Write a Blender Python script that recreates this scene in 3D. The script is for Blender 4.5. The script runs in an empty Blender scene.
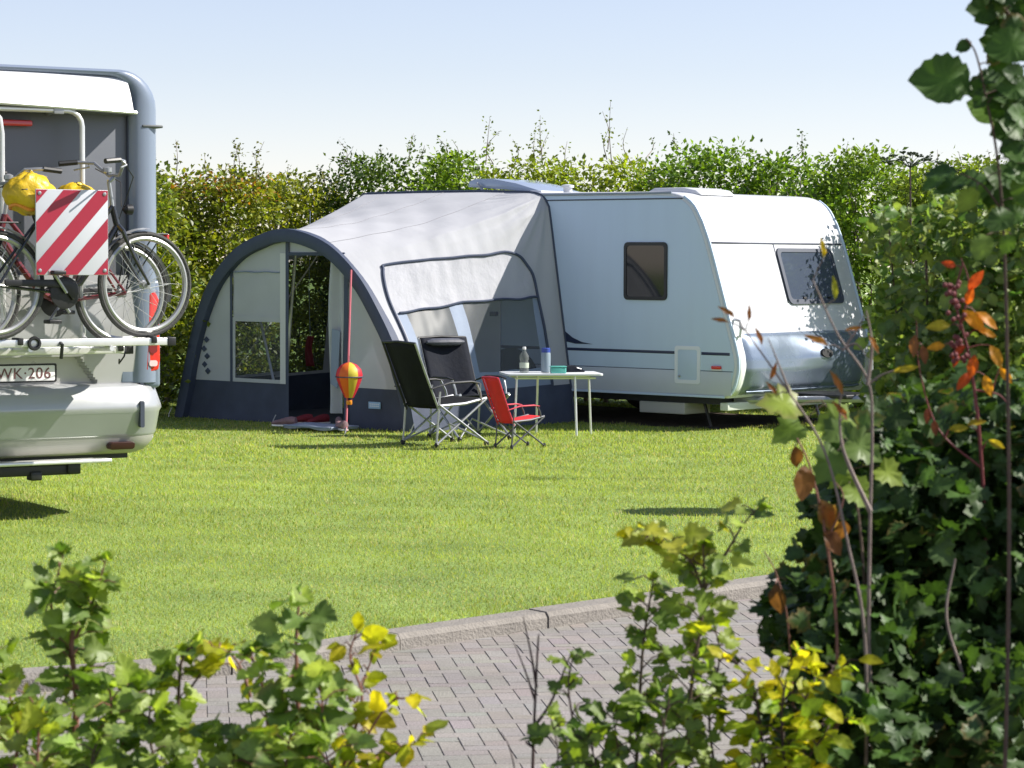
import bpy, bmesh, math, random
import numpy as np
from mathutils import Vector, Matrix

random.seed(11)
rng = np.random.default_rng(11)
SC = bpy.context.scene
COL = SC.collection
R = math.radians

# ------------------------------------------------------------------ camera geometry
FPX, CAMH, HY, ROLL = 2486.3, 1.75, 258.88, 0.0039
PITCH = math.atan((384 - HY) / FPX)

def at(x, y, D):
    """world point seen at photo position (x, y), D metres ahead"""
    y = y - ROLL * (x - 512)
    return Vector(((x - 512) / FPX * D, D, CAMH - (y - HY) * D / FPX))

def gnd(x, y, z=0.0):
    y = y - ROLL * (x - 512)
    D = FPX * (CAMH - z) / (y - HY)
    return Vector(((x - 512) / FPX * D, D, z))

# ------------------------------------------------------------------ materials
def newmat(name):
    m = bpy.data.materials.new(name)
    m.use_nodes = True
    nt = m.node_tree
    return m, nt, nt.nodes['Principled BSDF']

def mat(name, col, rough=0.5, metal=0.0, spec=0.5, vary=0.0, vscale=4.0, bump=0.0, bscale=60.0, coat=0.0,
        trans=0.0, dirt=0.0, stretch=(1, 1, 1)):
    m, nt, p = newmat(name)
    N = nt.nodes.new; L = nt.links.new
    p.inputs['Base Color'].default_value = (*col, 1)
    p.inputs['Roughness'].default_value = rough
    p.inputs['Metallic'].default_value = metal
    p.inputs['Specular IOR Level'].default_value = spec
    p.inputs['Coat Weight'].default_value = coat
    tc = N('ShaderNodeTexCoord')
    mp = N('ShaderNodeMapping'); mp.inputs['Scale'].default_value = stretch
    L(tc.outputs['Object'], mp.inputs['Vector'])
    if vary:
        n = N('ShaderNodeTexNoise'); n.inputs['Scale'].default_value = vscale; n.inputs['Detail'].default_value = 6
        L(mp.outputs['Vector'], n.inputs['Vector'])
        r = N('ShaderNodeMapRange'); r.inputs['From Min'].default_value = .3; r.inputs['From Max'].default_value = .7
        r.inputs['To Min'].default_value = 1 - vary; r.inputs['To Max'].default_value = 1 + vary
        L(n.outputs['Fac'], r.inputs['Value'])
        mx = N('ShaderNodeVectorMath'); mx.operation = 'SCALE'
        mx.inputs[0].default_value = col
        L(r.outputs['Result'], mx.inputs['Scale'])
        L(mx.outputs['Vector'], p.inputs['Base Color'])
        rr = N('ShaderNodeMapRange'); rr.inputs['To Min'].default_value = max(0.03, rough - .1); rr.inputs['To Max'].default_value = min(1, rough + .12)
        L(n.outputs['Fac'], rr.inputs['Value']); L(rr.outputs['Result'], p.inputs['Roughness'])
    if bump:
        n2 = N('ShaderNodeTexNoise'); n2.inputs['Scale'].default_value = bscale; n2.inputs['Detail'].default_value = 4
        L(mp.outputs['Vector'], n2.inputs['Vector'])
        b = N('ShaderNodeBump'); b.inputs['Strength'].default_value = bump; b.inputs['Distance'].default_value = .02
        L(n2.outputs['Fac'], b.inputs['Height']); L(b.outputs['Normal'], p.inputs['Normal'])
    if trans:
        t = N('ShaderNodeBsdfTranslucent'); t.inputs['Color'].default_value = (*col, 1)
        ms = N('ShaderNodeMixShader'); ms.inputs[0].default_value = trans
        out = nt.nodes['Material Output']
        L(p.outputs[0], ms.inputs[1]); L(t.outputs[0], ms.inputs[2]); L(ms.outputs[0], out.inputs['Surface'])
    return m

def leafmat(name, trans=0.38, rough=0.42, spec=0.5, under=0.0):
    m, nt, p = newmat(name)
    N = nt.nodes.new; L = nt.links.new
    a = N('ShaderNodeAttribute'); a.attribute_name = 'tint'
    if under:       # matt, paler lower leaf surface; colour also stands in for sunlit leaves
        ge = N('ShaderNodeNewGeometry'); um = N('ShaderNodeMix'); um.data_type = 'RGBA'
        um.inputs['B'].default_value = (.24, .33, .10, 1)
        ff = N('ShaderNodeMath'); ff.operation = 'MULTIPLY'; ff.inputs[1].default_value = under
        L(ge.outputs['Backfacing'], ff.inputs[0]); L(ff.outputs[0], um.inputs['Factor'])
        L(a.outputs['Color'], um.inputs['A']); L(um.outputs['Result'], p.inputs['Base Color'])
    else:
        L(a.outputs['Color'], p.inputs['Base Color'])
    p.inputs['Roughness'].default_value = rough
    p.inputs['Specular IOR Level'].default_value = spec
    t = N('ShaderNodeBsdfTranslucent')
    g = N('ShaderNodeMix'); g.data_type = 'RGBA'; g.blend_type = 'MULTIPLY'; g.inputs['Factor'].default_value = 1
    g.inputs['B'].default_value = (1.5, 1.55, .7, 1)
    L(a.outputs['Color'], g.inputs['A']); L(g.outputs['Result'], t.inputs['Color'])
    ms = N('ShaderNodeMixShader'); ms.inputs[0].default_value = trans
    L(p.outputs[0], ms.inputs[1]); L(t.outputs[0], ms.inputs[2])
    L(ms.outputs[0], nt.nodes['Material Output'].inputs['Surface'])
    return m

def clearmat(name, col=(.9, .92, .93), alpha=.75, rough=.08):
    m, nt, p = newmat(name)
    N = nt.nodes.new; L = nt.links.new
    p.inputs['Base Color'].default_value = (*[c * .3 for c in col], 1); p.inputs['Specular IOR Level'].default_value = .25
    p.inputs['Roughness'].default_value = rough
    t = N('ShaderNodeBsdfTransparent'); t.inputs['Color'].default_value = (*col, 1)
    ms = N('ShaderNodeMixShader'); ms.inputs[0].default_value = alpha
    L(p.outputs[0], ms.inputs[1]); L(t.outputs[0], ms.inputs[2])
    L(ms.outputs[0], nt.nodes['Material Output'].inputs['Surface'])
    return m

M = {}
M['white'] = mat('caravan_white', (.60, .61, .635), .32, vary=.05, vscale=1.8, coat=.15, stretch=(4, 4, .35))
M['shadewhite'] = mat('white_shade_blue', (.50, .605, .74), .42, vary=.02, vscale=1.6, stretch=(4, 4, .35))  # shell white made bluer and darker, shade of the side put into colour
M['silverblue'] = mat('silver_blue_paint', (.185, .225, .295), .35, metal=.05, coat=.25, vary=.02)
M['lockerblue'] = mat('locker_silver', (.19, .235, .305), .26, metal=.4, coat=.6, vary=.03)
M['champagne'] = mat('bumper_silver', (.375, .385, .39), .30, metal=.25, coat=.3, vary=.03)
M['lowsilver'] = mat('tailgate_silver', (.44, .44, .435), .30, metal=.2, coat=.3, vary=.02)
M['darkgrey'] = mat('rear_dark_grey', (.14, .148, .168), .38, vary=.04, vscale=2)
M['navy'] = mat('navy_decal', (.012, .02, .06), .35)
M['line'] = mat('dark_seam', (.05, .06, .09), .5)
M['black'] = mat('black_plastic', (.012, .012, .013), .45, vary=.2, vscale=12)
M['tyre'] = mat('bike_tyre', (.045, .044, .042), .8, bump=.3, bscale=90)
M['rubber'] = mat('tyre_rubber', (.02, .02, .02), .8, bump=.3, bscale=90)
M['alu'] = mat('aluminium_tube', (.74, .74, .73), .32, metal=.55, vary=.05, vscale=10)
M['steel'] = mat('steel_tube', (.36, .37, .38), .38, metal=.6, vary=.08, vscale=15)
M['chrome'] = mat('bright_rim', (.44, .44, .43), .35, metal=.6)
M['pane'] = mat('tinted_pane', (.012, .014, .017), .05, spec=.45)
M['paneblue'] = mat('front_pane', (.06, .075, .11), .07, spec=.8)
M['redlens'] = mat('red_lens', (.62, .03, .02), .12, coat=.5)
M['reddark'] = mat('dark_red_reflector', (.22, .02, .02), .3)
M['orange'] = mat('orange_lens', (.8, .12, .02), .2)
M['fabric'] = mat('awning_roof_cloth', (.435, .44, .46), .8, spec=.2, vary=.03, vscale=2, bump=.30, bscale=4.5, trans=.05, stretch=(.8, 1.2, .8))
M['fabricfront'] = mat('awning_front_cloth', (.46, .48, .50), .8, spec=.2, vary=.05, vscale=3, bump=.25, bscale=6, trans=.08)
M['blind'] = mat('awning_blind_cloth', (.44, .445, .475), .75, spec=.3, vary=.06, vscale=5, bump=1.0, bscale=7, trans=.12, stretch=(1.6, .8, .45))
M['seam'] = mat('seam_grey', (.30, .30, .32), .8)
M['mud'] = mat('awning_navy_cloth', (.056, .068, .105), .7, spec=.3, vary=.15, vscale=5, bump=.4, bscale=6)
M['arch'] = mat('awning_arch_navy', (.056, .07, .112), .6, spec=.3, vary=.1, vscale=6, bump=.2, bscale=10)
M['strap'] = mat('awning_strap_blue', (.22, .27, .36), .7, bump=.2, bscale=10)
M['clear'] = clearmat('clear_foil', (.80, .85, .91), .86, .3)
M['sidefoil'] = clearmat('hazy_side_foil', (.74, .79, .86), .70, .35)
M['dimfoil'] = clearmat('dimmed_foil', (.50, .54, .56), .75, .3)  # clear foil darkened so its colour carries the shade in the doorway
M['bottle'] = clearmat('clear_plastic', (.86, .9, .88), .6, .06)
M['bluecap'] = mat('blue_plastic', (.03, .06, .3), .4)
M['teal'] = mat('teal_plastic', (.10, .42, .36), .45)
M['chairblack'] = mat('chair_dark_cloth', (.012, .013, .014), .9, spec=.15, vary=.15, vscale=8, bump=.3, bscale=30)
M['chairnavy'] = mat('chair_navy_cloth', (.010, .012, .019), .85, spec=.2, vary=.15, vscale=8, bump=.3, bscale=20)
M['chairred'] = mat('chair_red_cloth', (.62, .018, .022), .7, vary=.08, vscale=10, bump=.2, bscale=30)
M['redtube'] = mat('red_tube', (.55, .03, .06), .35)
M['tabletop'] = mat('table_top', (.62, .64, .66), .4, vary=.04)
M['redband'] = mat('red_strap', (.52, .13, .16), .7)
M['yellow'] = mat('yellow_cover', (.62, .41, .012), .4, spec=.5, vary=.22, vscale=7, bump=1.0, bscale=11)
M['yelloworange'] = mat('orange_cover', (.75, .26, .02), .4, vary=.1, vscale=9, bump=.6, bscale=14)
M['boardwhite'] = mat('board_white', (.55, .56, .60), .3, vary=.03)
M['boardred'] = mat('board_red', (.36, .02, .045), .3, vary=.03)
M['plate'] = mat('plate_white', (.80, .79, .78), .35)
M['plateink'] = mat('plate_ink', (.16, .06, .06), .5)
M['bikeblack'] = mat('bike_paint', (.014, .015, .018), .25, coat=.4)
M['bikered'] = mat('bike_dark_red', (.14, .02, .025), .25, coat=.4)
M['mudguard'] = mat('bike_mudguard', (.38, .39, .40), .3, metal=.5)
M['mat'] = mat('doormat_cloth', (.34, .38, .46), .9, vary=.15, vscale=12, bump=.4, bscale=40)
M['redshoe'] = mat('red_shoe', (.20, .012, .022), .6, vary=.1)
M['pinkshoe'] = mat('pale_shoe', (.22, .13, .14), .6, vary=.2, vscale=20)
M['tagblue'] = mat('pale_blue_tag', (.30, .48, .70), .6)
M['kerb'] = mat('kerb_concrete', (.22, .20, .175), .9, vary=.14, vscale=9, bump=.5, bscale=70)
M['soil'] = mat('soil', (.07, .05, .035), .95, vary=.3, vscale=9, bump=.8, bscale=20)
M['joint'] = mat('joint_sand', (.19, .172, .145), .95, vary=.2, vscale=20, bump=.4, bscale=80)
M['marking'] = mat('white_road_paint', (.72, .72, .70), .6, vary=.06, vscale=15)
M['bark'] = mat('twig_bark', (.10, .065, .045), .8, vary=.3, vscale=30, bump=.3, bscale=80)
M['redbark'] = mat('twig_reddish', (.20, .085, .06), .6, vary=.3, vscale=30)
M['greybark'] = mat('twig_grey', (.22, .17, .145), .7, vary=.3, vscale=30)
M['darkbark'] = mat('twig_dark', (.05, .025, .025), .7, vary=.3, vscale=30)
M['leafhedge'] = leafmat('hedge_leaf', .42, .40, .5)
M['leaf'] = leafmat('shrub_leaf', .48, .46, .45, .4)
M['leafdark'] = leafmat('dark_shrub_leaf', .32, .5, .35)
M['leafthin'] = leafmat('young_leaf', .62, .45, .35)
M['grass'] = leafmat('grass_blade', .45, .55, .25)

# ------------------------------------------------------------------ mesh builder
class MB:
    def __init__(s):
        s.v = []; s.f = []

    def add(s, vs, fs):
        o = len(s.v)
        s.v += [tuple(v) for v in vs]
        s.f += [tuple(i + o for i in f) for f in fs]
        return s

    def box(s, x0, x1, y0, y1, z0, z1):
        v = [(x, y, z) for z in (z0, z1) for y in (y0, y1) for x in (x0, x1)]
        return s.add(v, [(0, 2, 3, 1), (4, 5, 7, 6), (0, 1, 5, 4), (2, 6, 7, 3), (0, 4, 6, 2), (1, 3, 7, 5)])

    def tube(s, pts, r, seg=8, closed=False, flat=1.0):
        P = [Vector(p) for p in pts]; n = len(P)
        rr = r if isinstance(r, (list, tuple)) else [r] * n
        rings = []; ref = None
        for i in range(n):
            if closed: d = P[(i + 1) % n] - P[i - 1]
            else: d = P[min(i + 1, n - 1)] - P[max(i - 1, 0)]
            d = d.normalized() if d.length > 1e-9 else Vector((0, 0, 1))
            if ref is None:
                ref = d.cross(Vector((0, 0, 1)))
                if ref.length < .05: ref = d.cross(Vector((0, 1, 0)))
            a = (ref - d * ref.dot(d)).normalized(); ref = a
            b = d.cross(a)
            rings.append([P[i] + (a * math.cos(t) + b * math.sin(t) * flat) * rr[i] for t in [2 * math.pi * k / seg for k in range(seg)]])
        vs = [v for ring in rings for v in ring]; fs = []
        m = n if closed else n - 1
        for i in range(m):
            j = (i + 1) % n
            for k in range(seg):
                k2 = (k + 1) % seg
                fs.append((i * seg + k, i * seg + k2, j * seg + k2, j * seg + k))
        if not closed:
            fs.append(tuple(reversed(range(seg)))); fs.append(tuple((n - 1) * seg + k for k in range(seg)))
        return s.add(vs, fs)

    def ring(s, c, ax, rad, r, seg=40, rs=8, a0=0, a1=2 * math.pi, flat=1.0):
        c = Vector(c); ax = Vector(ax).normalized()
        a = ax.cross(Vector((0, 0, 1)))
        if a.length < .05: a = Vector((1, 0, 0))
        a.normalize(); b = a.cross(ax)
        full = abs(a1 - a0 - 2 * math.pi) < 1e-6
        k = seg if full else seg + 1
        pts = [c + (a * math.cos(a0 + (a1 - a0) * i / seg) + b * math.sin(a0 + (a1 - a0) * i / seg)) * rad for i in range(k)]
        return s.tube(pts, r, rs, closed=full, flat=flat)

    def lathe(s, prof, c, ax=(0, 0, 1), seg=20):
        c = Vector(c); ax = Vector(ax).normalized()
        a = ax.cross(Vector((0, 0, 1)))
        if a.length < .05: a = Vector((1, 0, 0))
        a.normalize(); b = ax.cross(a)
        vs = []; fs = []
        for (r, h) in prof:
            for k in range(seg):
                t = 2 * math.pi * k / seg
                vs.append(c + ax * h + (a * math.cos(t) + b * math.sin(t)) * r)
        for i in range(len(prof) - 1):
            for k in range(seg):
                k2 = (k + 1) % seg
                fs.append((i * seg + k, i * seg + k2, (i + 1) * seg + k2, (i + 1) * seg + k))
        fs.append(tuple(reversed(range(seg)))); fs.append(tuple((len(prof) - 1) * seg + k for k in range(seg)))
        return s.add(vs, fs)

    def prism(s, poly, fn0, fn1):
        n = len(poly)
        vs = [fn0(*p) for p in poly] + [fn1(*p) for p in poly]
        fs = [tuple(range(n)), tuple(reversed(range(n, 2 * n)))]
        fs += [(i, i + n, (i + 1) % n + n, (i + 1) % n) for i in range(n)]
        return s.add(vs, fs)

    def grid(s, fn, us, vs_):
        nu, nv = len(us), len(vs_)
        vs = [fn(u, v) for u in us for v in vs_]
        fs = [(i * nv + j, (i + 1) * nv + j, (i + 1) * nv + j + 1, i * nv + j + 1) for i in range(nu - 1) for j in range(nv - 1)]
        return s.add(vs, fs)

    def build(s, name, m, parent=None, smooth=True, bevel=0.0, bang=50, solid=0.0, off=None, sharp=35):
        me = bpy.data.meshes.new(name)
        v = s.v if off is None else [(a - off[0], b - off[1], c - off[2]) for a, b, c in s.v]
        me.from_pydata(v, [], s.f)
        bm = bmesh.new(); bm.from_mesh(me)
        if len(bm.verts) < 60000:
            bmesh.ops.recalc_face_normals(bm, faces=bm.faces)
        if bevel:
            es = [e for e in bm.edges if len(e.link_faces) == 2 and e.calc_face_angle(0) > R(bang)]
            bmesh.ops.bevel(bm, geom=es, offset=bevel, segments=3, profile=.5, affect='EDGES', clamp_overlap=True)
        bm.to_mesh(me); bm.free()
        if smooth:
            me.shade_smooth(); me.set_sharp_from_angle(angle=R(sharp))
        me.materials.append(m)
        o = bpy.data.objects.new(name, me); COL.objects.link(o)
        if parent: o.parent = parent
        if solid:
            md = o.modifiers.new('thickness', 'SOLIDIFY'); md.thickness = solid; md.offset = 0
        return o

def tag(o, label=None, cat=None, group=None, kind=None):
    if label: o['label'] = label
    if cat: o['category'] = cat
    if group: o['group'] = group
    if kind: o['kind'] = kind
    return o

def thing(name, label, cat, loc=(0, 0, 0), rz=0.0, group=None):
    o = bpy.data.objects.new(name, None); COL.objects.link(o)
    o.location = loc; o.rotation_euler = (0, 0, rz)
    o.empty_display_size = .2
    return tag(o, label, cat, group)

def struct(name, mb, m, **k):
    o = mb.build(name, m, **k); o['kind'] = 'structure'; return o

def rrect(x0, x1, z0, z1, r, n=5):
    out = []
    for cx, cz, a0 in ((x1 - r, z1 - r, 0), (x0 + r, z1 - r, 90), (x0 + r, z0 + r, 180), (x1 - r, z0 + r, 270)):
        for i in range(n + 1):
            t = R(a0 + 90 * i / n); out.append((cx + r * math.cos(t), cz + r * math.sin(t)))
    return out

def crom(P, per=12):
    P = np.array(P, float); Q = np.vstack([2 * P[0] - P[1], P, 2 * P[-1] - P[-2]]); out = []
    for i in range(1, len(Q) - 2):
        p0, p1, p2, p3 = Q[i - 1:i + 3]
        for t in np.linspace(0, 1, per, endpoint=False):
            out.append(.5 * ((2 * p1) + (-p0 + p2) * t + (2 * p0 - 5 * p1 + 4 * p2 - p3) * t * t + (-p0 + 3 * p1 - 3 * p2 + p3) * t ** 3))
    out.append(Q[-2]); return np.array(out)

# ------------------------------------------------------------------ leaves
def fan(outline, c):
    v = [c] + outline; n = len(outline)
    return np.array(v, float), np.array([(0, i, i % n + 1) for i in range(1, n + 1)])

def leaf_shape(outline, cx, k=.24, curl=.24):
    n = len(outline)
    def z(x, y, e=0.0):
        return k * (math.sqrt(y * y + .003) - .055) - curl * x * x + .10 * x + .03 * math.sin(7 * x + 2 * y) + e
    v = [(cx, 0, z(cx, 0))]
    v += [(cx + (x - cx) * .55, y * .55, z(cx + (x - cx) * .55, y * .55, .012 if i % 2 else -.006)) for i, (x, y) in enumerate(outline)]
    v += [(x, y, z(x, y, -.02 if i % 2 else .018)) for i, (x, y) in enumerate(outline)]
    f = []
    for i in range(n):
        j = (i + 1) % n
        f += [(0, 1 + i, 1 + j), (1 + i, 1 + n + i, 1 + n + j), (1 + i, 1 + n + j, 1 + j)]
    return np.array(v, float), np.array(f)

def t_diamond():
    return np.array([(0, 0, 0), (.45, .33, .10), (1, 0, -.04), (.45, -.33, .10)], float), np.array([(0, 2, 1), (0, 3, 2)])

def fold(pts, k=.22, curl=.18):
    return [(x, y, k * abs(y) - curl * x * x) for x, y in pts]

def t_oval():
    half = [(.12, .14), (.3, .27), (.52, .31), (.74, .22), (.9, .09)]
    o = [(0, 0)] + half + [(1, 0)] + [(x, -y) for x, y in reversed(half)]
    return leaf_shape(o, .45)

def t_hazel():
    half = [(.0, .14), (.09, .27), (.15, .26), (.23, .37), (.30, .35), (.40, .42), (.48, .38), (.58, .40), (.64, .33), (.75, .31), (.80, .22), (.9, .15)]
    o = [(.04, 0)] + half + [(1, 0)] + [(x, -y) for x, y in reversed(half)]
    return leaf_shape(o, .42, .18, .2)

def t_lobed():
    half = [(.0, .10), (-.04, .32), (.10, .36), (.18, .52), (.33, .44), (.47, .50), (.50, .30), (.60, .27), (.72, .32), (.80, .17)]
    o = [(.05, 0)] + half + [(1, 0)] + [(x, -y) for x, y in reversed(half)]
    return leaf_shape(o, .34, .22, .22)

def t_tri():
    half = [(0, .08), (-.05, .28), (.03, .40), (.12, .37), (.2, .52), (.33, .47), (.40, .37), (.50, .42), (.61, .30), (.73, .29), (.81, .16), (.92, .11)]
    o = [(.06, 0)] + half + [(1, 0)] + [(x, -y) for x, y in reversed(half)]
    return leaf_shape(o, .38, .28, .28)

def t_blade():
    return np.array([(0, -.5, 0), (0, .5, 0), (1, 0, 0)], float), np.array([(0, 1, 2)])

TPL = dict(tri=t_tri(), diamond=t_diamond(), oval=t_oval(), hazel=t_hazel(), lobed=t_lobed())

def unit(a):
    return a / (np.linalg.norm(a, axis=1, keepdims=True) + 1e-9)

def leaves(name, m, parent, pos, dirs, ups, size, tint, tpl='diamond', wid=None):
    tv, tf = TPL[tpl]
    pos = np.asarray(pos, float)
    if parent is not None: pos = pos - np.array(parent.location)
    X = unit(np.asarray(dirs, float)); U = np.asarray(ups, float)
    Y = unit(np.cross(U, X)); Z = np.cross(X, Y)
    n = len(pos); k = len(tv)
    size = np.asarray(size, float)[:, None, None]
    w = np.ones(n) if wid is None else np.asarray(wid)
    V = pos[:, None, :] + size * (tv[None, :, 0:1] * X[:, None, :] + tv[None, :, 1:2] * w[:, None, None] * Y[:, None, :] + tv[None, :, 2:3] * Z[:, None, :])
    T = np.repeat(np.asarray(tint, float), k, axis=0)
    if k > 6:
        V = V + rng.normal(0, .012, (n, k, 1)) * size * Z[:, None, :]
        h = (k - 1) // 2
        T = T * np.tile(np.r_[1.3, np.where(np.arange(h) % 2, 1.12, .92), rng.uniform(.78, 1.05, k - 1 - h)], n)[:, None]
        sick = np.repeat(rng.random(n) < .05, k)      # a few browned leaf edges
        edge = np.tile(np.arange(k) > h, n) & sick
        T[edge] = T[edge] * .3 + np.array((.14, .09, .03))
    F = (tf[None] + (np.arange(n) * k)[:, None, None]).reshape(-1, 3)
    return rawmesh(name, m, parent, V.reshape(-1, 3), F, T)

def rawmesh(name, m, parent, V, F, tint):
    me = bpy.data.meshes.new(name)
    me.vertices.add(len(V)); me.vertices.foreach_set('co', V.astype(np.float32).ravel())
    me.loops.add(F.size); me.loops.foreach_set('vertex_index', F.astype(np.int32).ravel())
    me.polygons.add(len(F)); me.polygons.foreach_set('loop_start', np.arange(0, F.size, 3, dtype=np.int32))
    me.update(calc_edges=True)
    a = me.attributes.new('tint', 'FLOAT_COLOR', 'POINT')
    a.data.foreach_set('color', np.c_[tint, np.ones(len(tint))].astype(np.float32).ravel())
    me.shade_smooth()
    me.materials.append(m)
    o = bpy.data.objects.new(name, me); COL.objects.link(o)
    if parent: o.parent = parent
    return o

def palette(n, cols, spread=.25):
    cols = np.array(cols, float)
    i = rng.integers(0, len(cols), n); j = rng.integers(0, len(cols), n); t = rng.random((n, 1)) * .5
    c = cols[i] * (1 - t) + cols[j] * t
    return np.clip(c * (1 + rng.normal(0, spread, (n, 1))), .004, .8)
# ================================================================== CARAVAN FRAME
CA = R(41.1)
P0 = Vector((2.2957, 25.2407, 0))
AX = Vector((-math.cos(CA), math.sin(CA), 0)); NO = Vector((-math.sin(CA), -math.cos(CA), 0))
CRZ = R(180 - 41.1)

def cw(u, v, z=0.0):
    return P0 + AX * u + NO * v + Vector((0, 0, z))

def to_uv(p):
    d = Vector((p[0], p[1], 0)) - P0
    return d.dot(AX), d.dot(NO)

def on_plane(x, y, v):
    """(u, z) where the sight line through a photo position meets the vertical plane v = const"""
    y = y - ROLL * (x - 512); t = (x - 512) / FPX
    B = P0 + NO * v
    u = (B.x - t * B.y) / (t * AX.y - AX.x)
    D = B.y + u * AX.y
    return u, CAMH - (y - HY) * D / FPX

# ================================================================== GROUND
def sheet(name, poly, z, m):
    mb = MB(); mb.add([(x, y, z) for x, y in poly], [tuple(range(len(poly)))])
    return struct(name, mb, m, smooth=False)

def lawnmat():
    m, nt, p = newmat('lawn_turf'); N = nt.nodes.new; L = nt.links.new
    tc = N('ShaderNodeTexCoord')
    n1 = N('ShaderNodeTexNoise'); n1.inputs['Scale'].default_value = 1.3; n1.inputs['Detail'].default_value = 8
    n2 = N('ShaderNodeTexNoise'); n2.inputs['Scale'].default_value = 45; n2.inputs['Detail'].default_value = 5
    L(tc.outputs['Object'], n1.inputs['Vector']); L(tc.outputs['Object'], n2.inputs['Vector'])
    mx = N('ShaderNodeMath'); mx.operation = 'ADD'; L(n1.outputs['Fac'], mx.inputs[0]); L(n2.outputs['Fac'], mx.inputs[1])
    cr = N('ShaderNodeValToRGB'); L(mx.outputs[0], cr.inputs['Fac'])
    mr = N('ShaderNodeMath'); mr.operation = 'MULTIPLY'; mr.inputs[1].default_value = .5
    L(mx.outputs[0], mr.inputs[0]); L(mr.outputs[0], cr.inputs['Fac'])
    cr.color_ramp.elements[0].position = .35; cr.color_ramp.elements[0].color = (.12, .19, .035, 1)
    cr.color_ramp.elements[1].position = .65; cr.color_ramp.elements[1].color = (.26, .36, .07, 1)
    L(cr.outputs['Color'], p.inputs['Base Color']); p.inputs['Roughness'].default_value = .9
    b = N('ShaderNodeBump'); b.inputs['Strength'].default_value = .8; b.inputs['Distance'].default_value = .03
    L(n2.outputs['Fac'], b.inputs['Height']); L(b.outputs['Normal'], p.inputs['Normal'])
    return m
M['lawn'] = lawnmat()
PAVEZ = -.075
kb = [gnd(x, y, PAVEZ) for x, y in [(-330, 716), (-100, 704), (130, 688), (300, 669), (385, 655), (450, 645), (620, 619.5), (745, 601)]]
k2d = [Vector((p.x, p.y)) for p in kb]
k2d = [k2d[0] + (k2d[0] - k2d[1]) * 3] + k2d + [k2d[-1] + (k2d[-1] - k2d[-4]) * 1.5, k2d[-1] + (k2d[-1] - k2d[-4]) * 6]
kc = crom([(p.x, p.y) for p in k2d], 10)

def koff(d):
    t = np.gradient(kc, axis=0); t /= np.linalg.norm(t, axis=1, keepdims=True)
    return kc + np.c_[-t[:, 1], t[:, 0]] * d     # positive = towards the lawn

far = 700
struct('ground', MB().add([(-far, -40, -.2), (far, -40, -.2), (far, far, -.2), (-far, far, -.2)], [(0, 1, 2, 3)]), M['lawn'], smooth=False)
ko = koff(.10)
lawn_poly = [tuple(p) for p in ko] + [(60, 90), (-60, 90)]
sheet('lawn', lawn_poly, 0.0, M['lawn'])
# kerb stones, one metre long
kl = np.r_[0, np.cumsum(np.linalg.norm(np.diff(kc, axis=0), axis=1))]
mb = MB(); s0 = 0.0
kin, kout = koff(.15), koff(0.0)
while s0 < kl[-1] - 1.0:
    ss = np.linspace(s0 + .004, s0 + .996, 5)
    prof = [(0.0, -.3), (0.0, -.02), (.018, .004), (.14, .008), (.15, -.3)]
    dz = random.uniform(-.004, .004); dd = random.uniform(-.004, .004)
    rows = []
    for s in ss:
        a = np.array([np.interp(s, kl, kout[:, 0]), np.interp(s, kl, kout[:, 1])]); b = np.array([np.interp(s, kl, kin[:, 0]), np.interp(s, kl, kin[:, 1])])
        w = (b - a) / .15
        rows.append([(*(a + w * (d + dd)), z + dz) for d, z in prof])
    k = len(prof); vs = [v for r_ in rows for v in r_]
    fs = [(i * k + j, (i + 1) * k + j, (i + 1) * k + j + 1, i * k + j + 1) for i in range(4) for j in range(k - 1)] + [tuple(range(k)), tuple(4 * k + j for j in reversed(range(k)))]
    mb.add(vs, fs); s0 += 1.0
struct('kerb', mb, M['kerb'], sharp=30)
# paving: herringbone clay/concrete pavers laid at 45 degrees to the kerb
near = koff(-3.3)
pave_poly = [tuple(p) for p in koff(.05)] + [tuple(p) for p in near[::-1]]
sheet('paving_bed', pave_poly, PAVEZ - .0035, M['joint'])
sheet('flower_bed', [tuple(p) for p in koff(-3.25)] + [(30, -8), (-30, -8)], PAVEZ + .03, M['soil'])

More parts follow.
